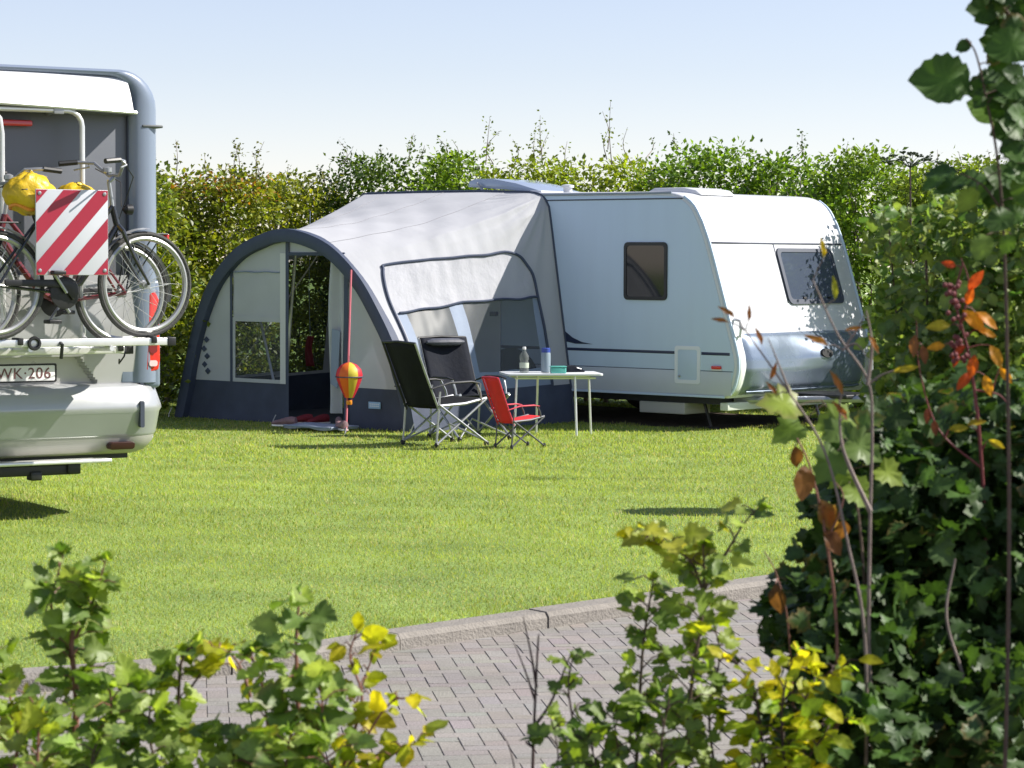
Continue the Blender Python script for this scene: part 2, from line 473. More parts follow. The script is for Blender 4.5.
def pavemat():
    m, nt, p = newmat('pavers'); N = nt.nodes.new; L = nt.links.new
    a = N('ShaderNodeAttribute'); a.attribute_name = 'tint'
    tc = N('ShaderNodeTexCoord')
    n = N('ShaderNodeTexNoise'); n.inputs['Scale'].default_value = 120; n.inputs['Detail'].default_value = 6
    n2 = N('ShaderNodeTexNoise'); n2.inputs['Scale'].default_value = 2.2; n2.inputs['Detail'].default_value = 6
    L(tc.outputs['Object'], n.inputs['Vector']); L(tc.outputs['Object'], n2.inputs['Vector'])
    r = N('ShaderNodeMapRange'); r.inputs['From Min'].default_value = .25; r.inputs['From Max'].default_value = .75
    r.inputs['To Min'].default_value = .6; r.inputs['To Max'].default_value = 1.35
    L(n.outputs['Fac'], r.inputs['Value'])
    r2 = N('ShaderNodeMapRange'); r2.inputs['From Min'].default_value = .3; r2.inputs['From Max'].default_value = .7
    r2.inputs['To Min'].default_value = .88; r2.inputs['To Max'].default_value = 1.1
    L(n2.outputs['Fac'], r2.inputs['Value'])
    mm = N('ShaderNodeMath'); mm.operation = 'MULTIPLY'; L(r.outputs[0], mm.inputs[0]); L(r2.outputs[0], mm.inputs[1])
    n3 = N('ShaderNodeTexNoise'); n3.inputs['Scale'].default_value = 5; n3.inputs['Detail'].default_value = 9; n3.inputs['Roughness'].default_value = .7
    L(tc.outputs['Object'], n3.inputs['Vector'])
    st = N('ShaderNodeMapRange'); st.inputs['From Min'].default_value = .52; st.inputs['From Max'].default_value = .72; st.inputs['To Max'].default_value = .45
    L(n3.outputs['Fac'], st.inputs['Value'])
    dm_ = N('ShaderNodeMix'); dm_.data_type = 'RGBA'; dm_.inputs['B'].default_value = (.16, .15, .105, 1)
    L(st.outputs[0], dm_.inputs['Factor']); L(a.outputs['Color'], dm_.inputs['A'])
    s = N('ShaderNodeVectorMath'); s.operation = 'SCALE'; L(dm_.outputs['Result'], s.inputs[0]); L(mm.outputs[0], s.inputs['Scale'])
    L(s.outputs['Vector'], p.inputs['Base Color']); p.inputs['Roughness'].default_value = .88
    b = N('ShaderNodeBump'); b.inputs['Strength'].default_value = .5; b.inputs['Distance'].default_value = .006
    L(n.outputs['Fac'], b.inputs['Height']); L(b.outputs['Normal'], p.inputs['Normal'])
    return m
M['paver'] = pavemat()

def pip(P, poly):
    x, y = P[:, 0], P[:, 1]; poly = np.asarray(poly); ins = np.zeros(len(P), bool); j = len(poly) - 1
    for i in range(len(poly)):
        xi, yi = poly[i]; xj, yj = poly[j]
        c = ((yi > y) != (yj > y)) & (x < (xj - xi) * (y - yi) / (yj - yi + 1e-12) + xi)
        ins ^= c; j = i
    return ins
W = .086; C45 = math.cos(R(7.3)); S45 = math.sin(R(7.3))
bricks = []
for i in range(-140, 140):
    for j in range(-90, 190):
        k = (i - j) % 4
        if k == 0: bricks.append((i * W, j * W, 2 * W, W))         # lying brick
        elif k == 3: bricks.append((i * W, j * W, W, 2 * W))       # standing brick
ca = np.array(bricks); org = np.array([0.0, 10.0])
cen = ca[:, :2] + ca[:, 2:] / 2
cen = np.c_[cen[:, 0] * C45 - cen[:, 1] * S45, cen[:, 0] * S45 + cen[:, 1] * C45] + org - np.array([0, 4.2])
keep = pip(cen, pave_poly) & (np.abs(cen[:, 0]) < 7.5)
ca = ca[keep]; V = []; F = []; T = []
for (x, y, w, h) in ca:
    g = .002; bv = .0012
    t = rng.normal(0, .0012, 4); base = len(V)
    c0 = [(x + g, y + g), (x + w - g, y + g), (x + w - g, y + h - g), (x + g, y + h - g)]
    c1 = [(x + g + bv, y + g + bv), (x + w - g - bv, y + g + bv), (x + w - g - bv, y + h - g - bv), (x + g + bv, y + h - g - bv)]
    for q, (cx, cy) in enumerate(c0 + c1 + c0):
        z = PAVEZ + (0 if 4 <= q < 8 else (-.0015 if q < 4 else -.03)) + t[q % 4] * .5
        V.append((cx * C45 - cy * S45 + org[0], cx * S45 + cy * C45 + org[1] - 4.2, z))
    for a in range(4):
        b = (a + 1) % 4
        for (p, q, r_, s_) in ((a, b, 4 + b, 4 + a), (8 + a, 8 + b, b, a)):
            F += [(base + p, base + q, base + r_), (base + p, base + r_, base + s_)]
    F += [(base + 4, base + 5, base + 6), (base + 4, base + 6, base + 7)]
    col = np.array((.24, .22, .20)) * rng.normal(1, .04) + rng.normal(0, .005, 3)
    T += [col] * 12
o = rawmesh('paving', M['paver'], None, np.array(V), np.array(F), np.clip(np.array(T), .03, .8)); o['kind'] = 'structure'
for p in o.data.polygons: p.use_smooth = False
# one white painted paver
w = gnd(203, 747, PAVEZ)
mb = MB(); q = Matrix.Rotation(R(7.3), 4, 'Z')
mb.add([Vector((w.x, w.y, 0)) + q @ Vector((a, b, 0)) + Vector((0, 0, PAVEZ + .004)) for a, b in ((-.05, -.12), (.05, -.12), (.05, .16), (-.05, .16))], [(0, 1, 2, 3)])
struct('paving_marking', mb, M['marking'], smooth=False)

# ------------------------------------------------------------------ grass
def grass():
    out = []
    for (d0, d1, dens, wid, hgt) in ((9, 12.5, 5200, .0055, .025), (12.5, 16, 4000, .0065, .026), (16, 21, 2500, .0085, .031), (21, 30, 1600, .012, .033)):
        xw = d1 * .206 + 1.3
        n = int(dens * 2 * xw * (d1 - d0))
        p = np.c_[rng.uniform(-xw, xw, n), rng.uniform(d0, d1, n)]
        out.append((p, np.full(n, wid), np.full(n, hgt)))
    P = np.concatenate([a[0] for a in out]); Wd = np.concatenate([a[1] for a in out]); H = np.concatenate([a[2] for a in out])
    poly = [tuple(p) for p in koff(.14)] + [(60, 90), (-60, 90)]
    k = pip(P, poly); P, Wd, H = P[k], Wd[k], H[k]; n = len(P)
    # keep the blades out from under the caravan floor and the awning groundsheet
    d = P - np.array([P0.x, P0.y]); u = d @ np.array([AX.x, AX.y]); v = d @ np.array([NO.x, NO.y])
    k = ~(((u > 2.3) & (u < 5.8) & (v > 0) & (v < 2.3)) | ((u > .35) & (u < 5.7) & (v > -2.4) & (v < -.12 + .12 * np.sin(u * 7)))); P, Wd, H = P[k], Wd[k], H[k]; n = len(P)
    def wob(s, o): return np.sin(P[:, 0] * s + o + 1.7 * np.sin(P[:, 1] * s * .6 + o * 2)) * np.cos(P[:, 1] * s * .8 + o * 3 + 1.3 * np.sin(P[:, 0] * s * .5))
    patch = .5 * wob(.9, .3) + .3 * wob(2.3, 1.1) + .25 * wob(5.1, 2.2)
    # distance from kerb: longer tufts along the edge
    edge = np.exp(-np.maximum(0, np.min(np.linalg.norm(P[:, None, :] - koff(.12)[None, ::4, :], axis=2), axis=1) - .03) / .14) if n < 900000 else 0
    H = H * (1 + .25 * patch + .9 * edge) * rng.uniform(.5, 1.35, n)
    az = rng.uniform(0, 2 * math.pi, n); tilt = np.clip(np.abs(rng.normal(.85, .36, n)), 0, 1.45)
    d3 = np.c_[np.cos(az) * np.sin(tilt), np.sin(az) * np.sin(tilt), np.cos(tilt)]
    a2 = az + math.pi / 2 + rng.normal(0, .5, n)
    base = np.c_[P, np.full(n, -.004)]
    side = np.c_[np.cos(a2), np.sin(a2), np.zeros(n)] * Wd[:, None] * .5
    V = np.stack([base - side, base + side, base + d3 * H[:, None]], 1).reshape(-1, 3)
    F = np.arange(3 * n).reshape(-1, 3)
    c = palette(n, [(.272, .338, .060), (.335, .385, .078), (.222, .295, .05), (.39, .40, .12)], .15)
    c *= (1 + .26 * patch + .10 * np.sin(P[:, 0] * 1.9 + P[:, 1] * 7.5))[:, None]
    worn = np.exp(-((u - 2.6) / 1.6) ** 2 - ((v - 3.4) / 1.0) ** 2)[k]
    straw = rng.random(n) < .10 + .16 * np.clip(wob(1.6, 4.0), 0, 1) ** 2 + .18 * worn
    c[straw] = np.array((.50, .44, .22)) * rng.uniform(.7, 1.15, (straw.sum(), 1))
    o = rawmesh('grass', M['grass'], None, V, F, np.repeat(np.clip(c, .01, .6), 3, axis=0)); o['kind'] = 'stuff'
    o['label'] = 'short mown lawn grass between the kerb and the caravan'
grass()

_bp = [cw(u_, v_) for u_, v_ in ((.35, -.15), (.25, -1.2), (.4, -2.35), (3, -2.45), (5.6, -2.35), (5.7, -1.2), (5.6, -.1), (4.2, -.02), (2.8, -.10), (1.5, -.04))]
sheet('shade_sheet', [(q.x, q.y) for q in _bp], .004, M['soil'])  # dark sheet added to stand in for the shadow under the caravan
# ================================================================== CARAVAN
car = thing('caravan', 'white touring caravan with navy stripe and grey front locker parked in front of the hedge', 'caravan', P0, CRZ)
WID = 2.50
FRONT = [(.14, .335), (.055, .45), (.008, .62), (.012, .74), (.04, .85), (.165, 1.24), (.329, 1.747), (.40, 1.95), (.482, 2.137), (.57, 2.285), (.68, 2.385), (.82, 2.437), (1.0, 2.455)]
fz = [z for u, z in FRONT]; fu = [u for u, z in FRONT]
def front(w, z, off=0.0):
    return (float(np.interp(z, fz, fu)) - off, -w, z)
prof = [tuple(p) for p in crom(FRONT, 4)] + [(3.2, 2.475), (5.2, 2.47), (5.45, 2.41), (5.6, 2.28), (5.68, 2.0), (5.72, 1.2), (5.70, .5), (5.66, .335)]
MB().prism(prof, lambda u, z: (u, 0, z), lambda u, z: (u, -WID, z)).build('body', M['white'], car, bevel=.035, bang=65, sharp=40)
# side skin: thin panel proud of the shell, white with the blue shade put into its colour
ins = [(u, z) for u, z in prof]
def inset(poly, d):
    n = len(poly); out = []
    for i in range(n):
        p, a, b = Vector(poly[i]), Vector(poly[i - 1]), Vector(poly[(i + 1) % n])
        t = (b - a).normalized(); nn = Vector((t.y, -t.x))
        out.append(tuple(p + nn * d))
    return out
ar = sum(prof[i - 1][0] * prof[i][1] - prof[i][0] * prof[i - 1][1] for i in range(len(prof)))
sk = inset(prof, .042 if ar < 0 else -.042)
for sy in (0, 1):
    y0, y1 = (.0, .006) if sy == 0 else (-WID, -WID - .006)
    MB().prism(sk, lambda u, z: (u, y0, z), lambda u, z: (u, y1, z)).build('side_panel', M['shadewhite'], car, bevel=.002)
def side_strip(name, m, u0, u1, z0, z1, th=.009, y=0.0, zfn=None):
    return MB().box(u0, u1, y, y + th, z0, z1).build(name, m, car, bevel=.002)
side_strip('gutter_trim', M['line'], .72, 5.5, 2.374, 2.388, .012)
side_strip('roof_rail', M['silverblue'], .86, 5.45, 2.43, 2.452, .014)
side_strip('stripe', M['navy'], .80, 5.6, .772, .802)
side_strip('stripe', M['navy'], .53, .68, .772, .802)
side_strip('stripe', M['navy'], .10, .46, .772, .802)
side_strip('seam_line', M['line'], .06, 5.6, .605, .613, .008)
side_strip('skirt_trim', M['shadewhite'], .16, 5.6, .335, .36, .016)
# lower skirt panel, slightly darker silver
MB().box(.08, 5.62, 0, .0075, .362, .604).build('skirt_panel', mat('skirt_silver', (.50, .53, .58), .35, vary=.03), car, bevel=.002)
# swoosh decal
sw = [(2.55, 1.12), (2.42, 1.06), (2.30, .985), (2.18, .91), (2.05, .865), (1.90, .845), (2.14, .845), (2.30, .87), (2.44, .93), (2.55, 1.0)]
MB().prism(sw, lambda u, z: (u, .0055, z), lambda u, z: (u, .009, z)).build('swoosh_decal', M['navy'], car)
# service hatch
ht = MB()
for r0 in (rrect(.47, .80, .47, .86, .03),):
    inn = rrect(.51, .76, .51, .82, .02)
    n = len(r0); vs = [(u, .014, z) for u, z in r0] + [(u, .014, z) for u, z in inn] + [(u, .005, z) for u, z in r0] + [(u, .005, z) for u, z in inn]
    fs = []
    for i in range(n):
        j = (i + 1) % n
        fs += [(i, j, n + j, n + i), (2 * n + i, 2 * n + j, j, i), (n + i, n + j, 3 * n + j, 3 * n + i)]
    ht.add(vs, fs)
hatch = MB().prism(rrect(.505, .765, .505, .825, .02), lambda u, z: (u, .005, z), lambda u, z: (u, .010, z)).build('service_hatch', M['shadewhite'], car, bevel=.002)
ht.build('hatch_frame', mat('hatch_frame', (.72, .74, .78), .4), hatch)
MB().lathe([(.014, 0), (.014, .008), (.008, .012)], (.735, .010, .545), (0, 1, 0), 12).build('hatch_lock', M['steel'], hatch)
mk = MB().prism(rrect(.20, .32, .63, .665, .012), lambda u, z: (u, .006, z), lambda u, z: (u, .028, z)).build('marker_light', M['redlens'], car, bevel=.004)
MB().prism(rrect(.195, .325, .615, .632, .006), lambda u, z: (u, .006, z), lambda u, z: (u, .02, z)).build('marker_base', M['white'], mk)
# side windows (visible one near the front, another inside the awning)
def side_window(u0, u1, z0, z1):
    fr = MB(); a = rrect(u0, u1, z0, z1, .05); b = rrect(u0 + .035, u1 - .035, z0 + .035, z1 - .035, .035)
    n = len(a); vs = [(u, .022, z) for u, z in a] + [(u, .022, z) for u, z in b] + [(u, .004, z) for u, z in a] + [(u, .012, z) for u, z in b]; fs = []
    for i in range(n):
        j = (i + 1) % n; fs += [(i, j, n + j, n + i), (2 * n + i, 2 * n + j, j, i), (n + i, n + j, 3 * n + j, 3 * n + i)]
    f = fr.add(vs, fs).build('window', M['black'], car)
    MB().prism(b, lambda u, z: (u, .006, z), lambda u, z: (u, .016, z)).build('pane', M['pane'], f)
    return f
side_window(.905, 1.475, 1.325, 1.93)
side_window(4.25, 5.25, 1.15, 1.85)
# door inside the awning
dr = MB().prism(rrect(3.20, 3.85, .40, 2.15, .06), lambda u, z: (u, .006, z), lambda u, z: (u, .026, z)).build('door', mat('door_white', (.6, .62, .64), .4, vary=.03), car, bevel=.004)
MB().prism(rrect(3.30, 3.75, 1.35, 2.0, .05), lambda u, z: (u, .027, z), lambda u, z: (u, .034, z)).build('door_window', M['pane'], dr)
MB().box(3.23, 3.33, .027, .06, 1.12, 1.17).build('door_handle', M['black'], dr, bevel=.008)
# front: seam, window, locker
MB().grid(lambda w, z: front(w, z, .004), np.linspace(.05, WID - .05, 4), [1.915, 1.925, 1.932]).build('front_seam', M['line'], car, solid=.003)
fr = MB(); a = rrect(1.15, 2.19, 1.285, 1.875, .07); b = rrect(1.20, 2.14, 1.335, 1.835, .05); n = len(a)
vs = [front(w, z, .022) for w, z in a] + [front(w, z, .022) for w, z in b] + [front(w, z, -.01) for w, z in a] + [front(w, z, .006) for w, z in b]; fs = []
for i in range(n):
    j = (i + 1) % n; fs += [(i, j, n + j, n + i), (2 * n + i, 2 * n + j, j, i), (n + i, n + j, 3 * n + j, 3 * n + i)]
fw = fr.add(vs, fs).build('front_window', M['line'], car)
MB().prism(b, lambda w, z: front(w, z, .0), lambda w, z: front(w, z, .014)).build('pane', M['paneblue'], fw)
for w0 in (1.42, 1.88):
    MB().prism(rrect(w0, w0 + .05, 1.338, 1.36, .006), lambda w, z: front(w, z, .012), lambda w, z: front(w, z, .03)).build('window_catch', M['black'], fw)
MB().grid(lambda w, z: front(w, z, .004), [1.135, 1.142, 1.149], np.linspace(1.30, 1.92, 6)).build('front_seam', M['line'], car, solid=.003)
# grey little lettering-like emblem on the front cap
em = MB()
for k in range(5):
    em.prism(rrect(1.72 + k * .05, 1.755 + k * .05, 2.08, 2.105 + .012 * (k % 2), .006), lambda w, z: front(w, z, .001), lambda w, z: front(w, z, .004))
em.build('emblem', mat('emblem_grey', (.42, .43, .46), .4), car)
def lock(s, t):
    w = .14 + s * 2.22; z = .36 + t * .64
    ed = (1 - abs(2 * s - 1) ** 7) * (1 - abs(2 * t - 1) ** 5)
    cx = math.exp(-((s - .60) / .15) ** 2) * math.exp(-((t - .62) / .26) ** 2)
    return front(w, z, -.006 + .085 * ed ** .5 * (1.15 - .5 * t) + .07 * cx)
lk = MB().grid(lock, np.linspace(0, 1, 48), np.linspace(0, 1, 30)).build('front_locker', M['lockerblue'], car)
def on_lock(s, t, o): p = lock(s, t); return Vector((p[0] - o, p[1], p[2]))
hn = on_lock(.585, .64, .0)
MB().prism([(.11 * math.cos(t), .05 * math.sin(t)) for t in np.linspace(0, 2 * math.pi, 18, endpoint=False)], lambda a, b: (hn.x + .012 + b * .25, hn.y + a, hn.z + b), lambda a, b: (hn.x - .012 + b * .25, hn.y + a * .92, hn.z + b * .9)).build('locker_handle', M['black'], lk)
MB().tube([on_lock(s, .06, .012) for s in np.linspace(.03, .97, 12)], .012, 6).build('locker_lip', M['lockerblue'], lk)
# white corner strips at the front
for w in (.02, WID - .02):
    MB().tube([front(w, z, .004 if w < 1 else .006) for z in np.linspace(.38, 2.40, 40)], .016, 6).build('corner_trim', M['shadewhite'], car)
MB().grid(lambda w, z: front(w, z, .006), np.linspace(.04, .13, 4), np.linspace(.36, 1.05, 12)).build('corner_strip', mat('strip_white', (.72, .76, .70), .4), car, solid=.006)
# grab handles
for w in (.10, WID - .02):
    f0 = Vector(front(w, 1.05)); f1 = Vector(front(w, 1.05))
    sgn = -1 if w > 1 else 1
    MB().tube([f0 + Vector((.02, -sgn * .0, -.09)), f0 + Vector((-.07, sgn * .02, -.08)), f0 + Vector((-.09, sgn * .035, 0)), f0 + Vector((-.07, sgn * .02, .08)), f0 + Vector((.02, 0, .09))], .016, 8).build('grab_handle', mat('handle_grey', (.6, .6, .62), .4), car)
# roof: skylight, hatch, small vent, rail
MB().prism([(4.02, 2.56), (4.00, 2.62), (3.92, 2.645), (3.65, 2.645), (3.3, 2.59), (2.98, 2.51), (2.9, 2.48)], lambda u, z: (u, -.34, z), lambda u, z: (u, -1.05, z)).build('skylight', mat('skylight_dome', (.30, .36, .46), .12, coat=.5), car, bevel=.03)
MB().prism([(4.05, 2.46), (4.04, 2.50), (2.88, 2.50), (2.87, 2.46)], lambda u, z: (u, -.28, z), lambda u, z: (u, -1.1, z)).build('skylight_frame', M['white'], car, bevel=.01)
MB().tube([(3.72, -.30, 2.48), (3.85, -.31, 2.60)], .012, 6).build('skylight_stay', M['steel'], car)
MB().prism([(.72, 2.42), (.80, 2.48), (.95, 2.505), (1.35, 2.505), (1.45, 2.46)], lambda u, z: (u, -.32, z), lambda u, z: (u, -.95, z)).build('roof_hatch', M['white'], car, bevel=.025)
MB().lathe([(.05, 0), (.05, .07), (.07, .075), (.07, .10), (.02, .11)], (2.68, -.5, 2.46), (0, 0, 1), 14).build('roof_vent', M['white'], car)
# running gear
MB().box(.3, 5.5, -WID + .1, -.12, .26, .335).build('underfloor', M['black'], car)
MB().box(.16, .26, -2.1, -.05, .205, .285).build('chassis_beam', mat('beam_pale', (.60, .62, .56), .5), car, bevel=.008)
MB().box(.75, 1.35, -.55, -.10, .14, .26).build('under_box', mat('box_grey', (.45, .44, .42), .6), car, bevel=.01)
for v in (-.16, -WID + .16):
    wl = MB().ring((3.05, v, .32), (0, 1, 0), .235, .085, 28, 10, flat=1.0).build('wheel', M['rubber'], car)
    MB().lathe([(.02, -.02), (.17, 0), (.185, .05), (.19, .06)], (3.05, v + .02, .32), (0, 1, 0), 24).build('rim', M['alu'], wl)
ac = MB().prism([(3.05 + .42 * math.cos(t), .36 + .42 * math.sin(t)) for t in np.linspace(0, math.pi, 16)], lambda u, z: (u, .0, z), lambda u, z: (u, .0155, z)).build('wheel_arch', M['black'], car)
for (u, v) in ((.62, -.25), (.62, -WID + .25), (5.2, -.25), (5.2, -WID + .25)):
    MB().tube([(u, v, .30), (u - .10, v, .015)], .017, 8).box(u - .17, u - .03, v - .05, v + .05, 0.0, .015).build('corner_steady', M['steel'] if v < -1 else M['black'], car)
db = MB()
db.tube([(.3, -.35, .30), (-1.05, -1.20, .33)], .035, 8); db.tube([(.3, -2.15, .30), (-1.05, -1.30, .33)], .035, 8)
db.tube([(-.95, -1.25, .35), (-1.35, -1.25, .37)], .045, 10)
db.build('drawbar', M['steel'], car)
MB().box(-.75, .0, -1.45, -.85, .33, .37).build('drawbar_cover', M['black'], car, bevel=.01)
jw = MB().tube([(-.75, -1.30, .12), (-.75, -1.30, .75)], .028, 10).tube([(-.75, -1.30, .75), (-.66, -1.30, .78), (-.66, -1.30, .84)], .011, 8).build('jockey_wheel', M['steel'], car)
MB().ring((-.75, -1.30, .10), (0, 1, 0), .065, .035, 18, 8).build('tyre', M['rubber'], jw)
MB().tube([(-1.3, -1.14, .40), (-1.05, -1.14, .55), (-.8, -1.10, .46)], .016, 8).build('brake_lever', M['black'], car)

# ================================================================== AWNING
AOFF = (4.05, 1.2, 0)
awn = thing('awning', 'grey and navy arched porch awning with clear windows pitched against the caravan', 'awning', cw(*AOFF), CRZ)
A_ = [(5.86, 0), (5.74, .41), (5.57, .96), (5.32, 1.45), (4.93, 1.81), (4.5, 1.985), (4.14, 2.045), (3.76, 1.985), (3.4, 1.84), (3.03, 1.55), (2.75, 1.2), (2.54, .875), (2.43, .6), (2.33, .35), (2.24, 0)]
B_ = np.array([(5.75, 0), (5.62, 1.2), (5.52, 2.2), (5.44, 2.4), (5.3, 2.49), (4.5, 2.495), (3.5, 2.49), (2.75, 2.47), (2.6, 2.43), (2.52, 2.3), (2.34, 1.2), (2.14, 0)])
SB = [0, .17, .30, .33, .36, .45, .56, .645, .665, .685, .83, 1]
Ac = crom(A_, 30); AL = np.r_[0, np.cumsum(np.linalg.norm(np.diff(Ac, axis=0), axis=1))]; AL /= AL[-1]
fA = lambda s: np.array([np.interp(s, AL, Ac[:, 0]), np.interp(s, AL, Ac[:, 1])])
fB = lambda s: np.array([np.interp(s, SB, B_[:, 0]), np.interp(s, SB, B_[:, 1])])
VD = 2.38
def wob3(s, t):
    return (math.sin(s * 37 + t * 9) * math.sin(t * 23 - s * 11) + .6 * math.sin(s * 83 - t * 31)) * .006
def loft(s, t, o=0.0):
    a, b = fA(s), fB(s); p = b + (a - b) * t
    z = p[1] - .10 * math.sin(math.pi * t) * max(0, 1 - abs(s - .5) / .35)
    # gentle tension folds fanning from the front pole
    k = math.sin(math.pi * t) * (1 if p[1] > .5 else .3)
    z += k * (wob3(s, t) + .010 * math.sin((s - .5) * 26 + t * 5))
    u = p[0] - (k * .5 * wob3(t, s) if s > .66 else 0)
    if .60 < s < .86 and 0 < t < .95:      # creases pulled from the roof corner
        r_ = math.hypot((s - .662) * 6, t * 2.4); an = math.atan2((s - .662) * 6, t * 2.4 + 1e-6)
        u -= .013 * math.sin(an * 17 + 2.5 * r_) * math.exp(-r_ * .75) * min(1, r_ * 3)
        z += .008 * math.sin(an * 23 + 1.3 * r_) * math.exp(-r_ * .8) * min(1, r_ * 3)
    if o:
        c = (.5, 0.0 if s > .35 else 2.0)
        d = Vector((u - 4.05, 0, z - .9)).normalized() * o
        u += d.x; z += d.z
    return (u, VD * t + .01, z)
WT = [.12, .14, .19, .27, .5, .83, .88, .92]; WS = [.86, .778, .742, .728, .714, .690, .698, .742]
def zone(s, t):
    z = loft(s, t)[2]
    if .115 < t < .905 + .02 * (s - .7) / .24 and s > np.interp(t, WT, WS) and s < .94:
        if s < np.interp(t, [.1, .55, .9], [.808, .788, .785]): return 'window_blind'
        if .555 < t < .635 or t < .16 or t > .872 or s > .912: return 'window_strap'
        return 'window_pane'
    if .055 < s < .27 and .12 < t < .88 and z > .45: return 'far_window'
    if z < .41 and s > .7: return 'mud_wall'
    if z < .41 and s < .3: return 'far_mud_wall'
    return 'roof_cloth'
NS, NT = 330, 130
su = np.r_[np.linspace(0, .3, 60), np.linspace(.3, .66, 90)[1:], np.linspace(.66, 1, 170)[1:]]; tv = np.linspace(0, 1, NT)
parts = {}
vg = np.array([[loft(s, t) for t in tv] for s in su]); NS = len(su)
for i in range(NS - 1):
    for j in range(NT - 1):
        parts.setdefault(zone((su[i] + su[i + 1]) / 2, (tv[j] + tv[j + 1]) / 2), []).append((i * NT + j, (i + 1) * NT + j, (i + 1) * NT + j + 1, i * NT + j + 1))
flat = vg.reshape(-1, 3)
matmap = {'window_blind': M['blind'], 'window_strap': M['strap'], 'window_pane': M['sidefoil'], 'mud_wall': M['mud'], 'far_mud_wall': M['mud'], 'far_window': M['dimfoil'], 'roof_cloth': M['fabric']}
AWN = {}
for k, fl in parts.items():
    used = sorted({i for f in fl for i in f}); rm = {a: b for b, a in enumerate(used)}
    mb = MB(); mb.add([flat[i] for i in used], [tuple(rm[i] for i in f) for f in fl])
    AWN[k] = mb.build(k.replace('far_', ''), matmap[k], awn, off=AOFF, sharp=180)
# window piping and blind edge
pp = [(t, s) for t, s in ((.12, .94), (.12, .86), (.14, .778), (.19, .742), (.27, .728), (.5, .714), (.83, .690), (.88, .698), (.92, .742), (.93, .80), (.93, .94))]
pc = crom(pp, 8)
MB().tube([loft(s, t, .010) for t, s in pc], .015, 8).build('window_piping', M['arch'], AWN['window_pane'], off=AOFF)
MB().tube([loft(float(np.interp(t, [.1, .55, .9], [.808, .788, .785])) + .0015 * math.sin(t * 31), t, .014) for t in np.linspace(.13, .905, 30)], .013, 7).build('blind_roll', M['arch'], AWN['window_blind'], off=AOFF)
# seams along roof edges
MB().tube([loft(s, 0.0, .01) for s in np.linspace(.31, 1, 60)], .011, 7).build('edge_seam', M['arch'], awn, off=AOFF)

for s_ in (.40, .5, .60):
    MB().tube([loft(s_, t, .003) for t in np.linspace(.0, .98, 30)], .0025, 5).build('roof_seam', M['seam'], awn, off=AOFF)
# front panel (slightly behind the arch)
VF = VD - .05
def arch_z(u, d=0.0):
    o = np.argsort(Ac[:, 0]); return float(np.interp(u, Ac[o, 0], Ac[o, 1])) - d
def panel(name, m, u0, u1, z0, z1=None, v=VF, parent=None, n=12, lean=0.0, wr=.006, **k):
    parent = parent or awn
    def fn(u, t):
        top = arch_z(u, .05) if z1 is None else min(z1, arch_z(u, .05))
        top = max(top, z0 + .002)
        z = z0 + (top - z0) * t
        return (u, v + wr * math.sin(u * 11 + z * 7) * math.sin(z * 9 - u * 3), z)
    return MB().grid(fn, np.linspace(u0, u1, n), np.linspace(0, 1, n)).build(name, m, parent, off=AOFF, sharp=180, **k)
panel('mud_wall', M['mud'], 4.15, 5.84, 0.0, .42, n=24)
panel('mud_wall', M['mud'], 2.25, 3.28, 0.0, .42, n=16)
panel('front_cloth', M['fabricfront'], 5.03, 5.78, .42, n=20)
panel('front_cloth', M['fabricfront'], 4.17, 5.0, 1.11, n=20)
panel('front_cloth', M['fabricfront'], 2.34, 3.25, .42, n=20)
panel('front_cloth', M['fabricfront'], 3.30, 4.13, 1.80, n=16)
fp = panel('front_window', M['clear'], 4.26, 4.98, .44, 1.11, wr=.002)
panel('window_border', mat('border_white', (.62, .63, .62), .7, trans=.1), 4.17, 4.26, .42, 1.80, v=VF + .012, parent=fp, wr=.001)
panel('window_border', M['fabricfront'], 4.26, 4.98, .42, .46, v=VF + .012, parent=fp, wr=.001)
panel('window_border', M['fabricfront'], 4.955, 5.0, .42, 1.11, v=VF + .012, parent=fp, wr=.001)
panel('window_border', M['fabricfront'], 4.26, 4.98, 1.07, 1.13, v=VF + .014, parent=fp, wr=.002)
MB().tube([(u, VF + .016, 1.60 + .004 * math.sin(u * 20)) for u in np.linspace(4.27, 4.98, 14)], .007, 6).build('cloth_seam', M['strap'], awn, off=AOFF)
for (u0, u1, z0) in ((4.995, 5.035, .42), (4.125, 4.172, 0.0), (3.245, 3.305, 0.0)):
    panel('zip_strip', M['arch'], u0, u1, z0, v=VF + .016, n=8, wr=.001)
MB().box(3.30, 4.13, VF, VF + .02, 1.775, 1.81).build('door_header', M['arch'], awn, off=AOFF, bevel=.005)
# door flap drawn to the right
def flap(a, t):
    z = 1.76 - t * 1.62
    u0 = 3.32 + .02 * t; u1 = 3.52 + .10 * t + .03 * math.sin(t * 5)
    return (u0 + (u1 - u0) * a, VF - .03 + .035 * math.sin(a * 9 + t * 2), z)
fl = MB().grid(flap, np.linspace(0, 1, 16), np.linspace(0, 1, 20)).build('door_flap', M['fabricfront'], awn, off=AOFF)
MB().prism([(3.36, 1.0), (3.48, 1.02), (3.50, .45), (3.40, .40)], lambda u, z: (u, VF + .012, z), lambda u, z: (u, VF + .016, z)).build('flap_window', M['strap'], fl, off=AOFF)
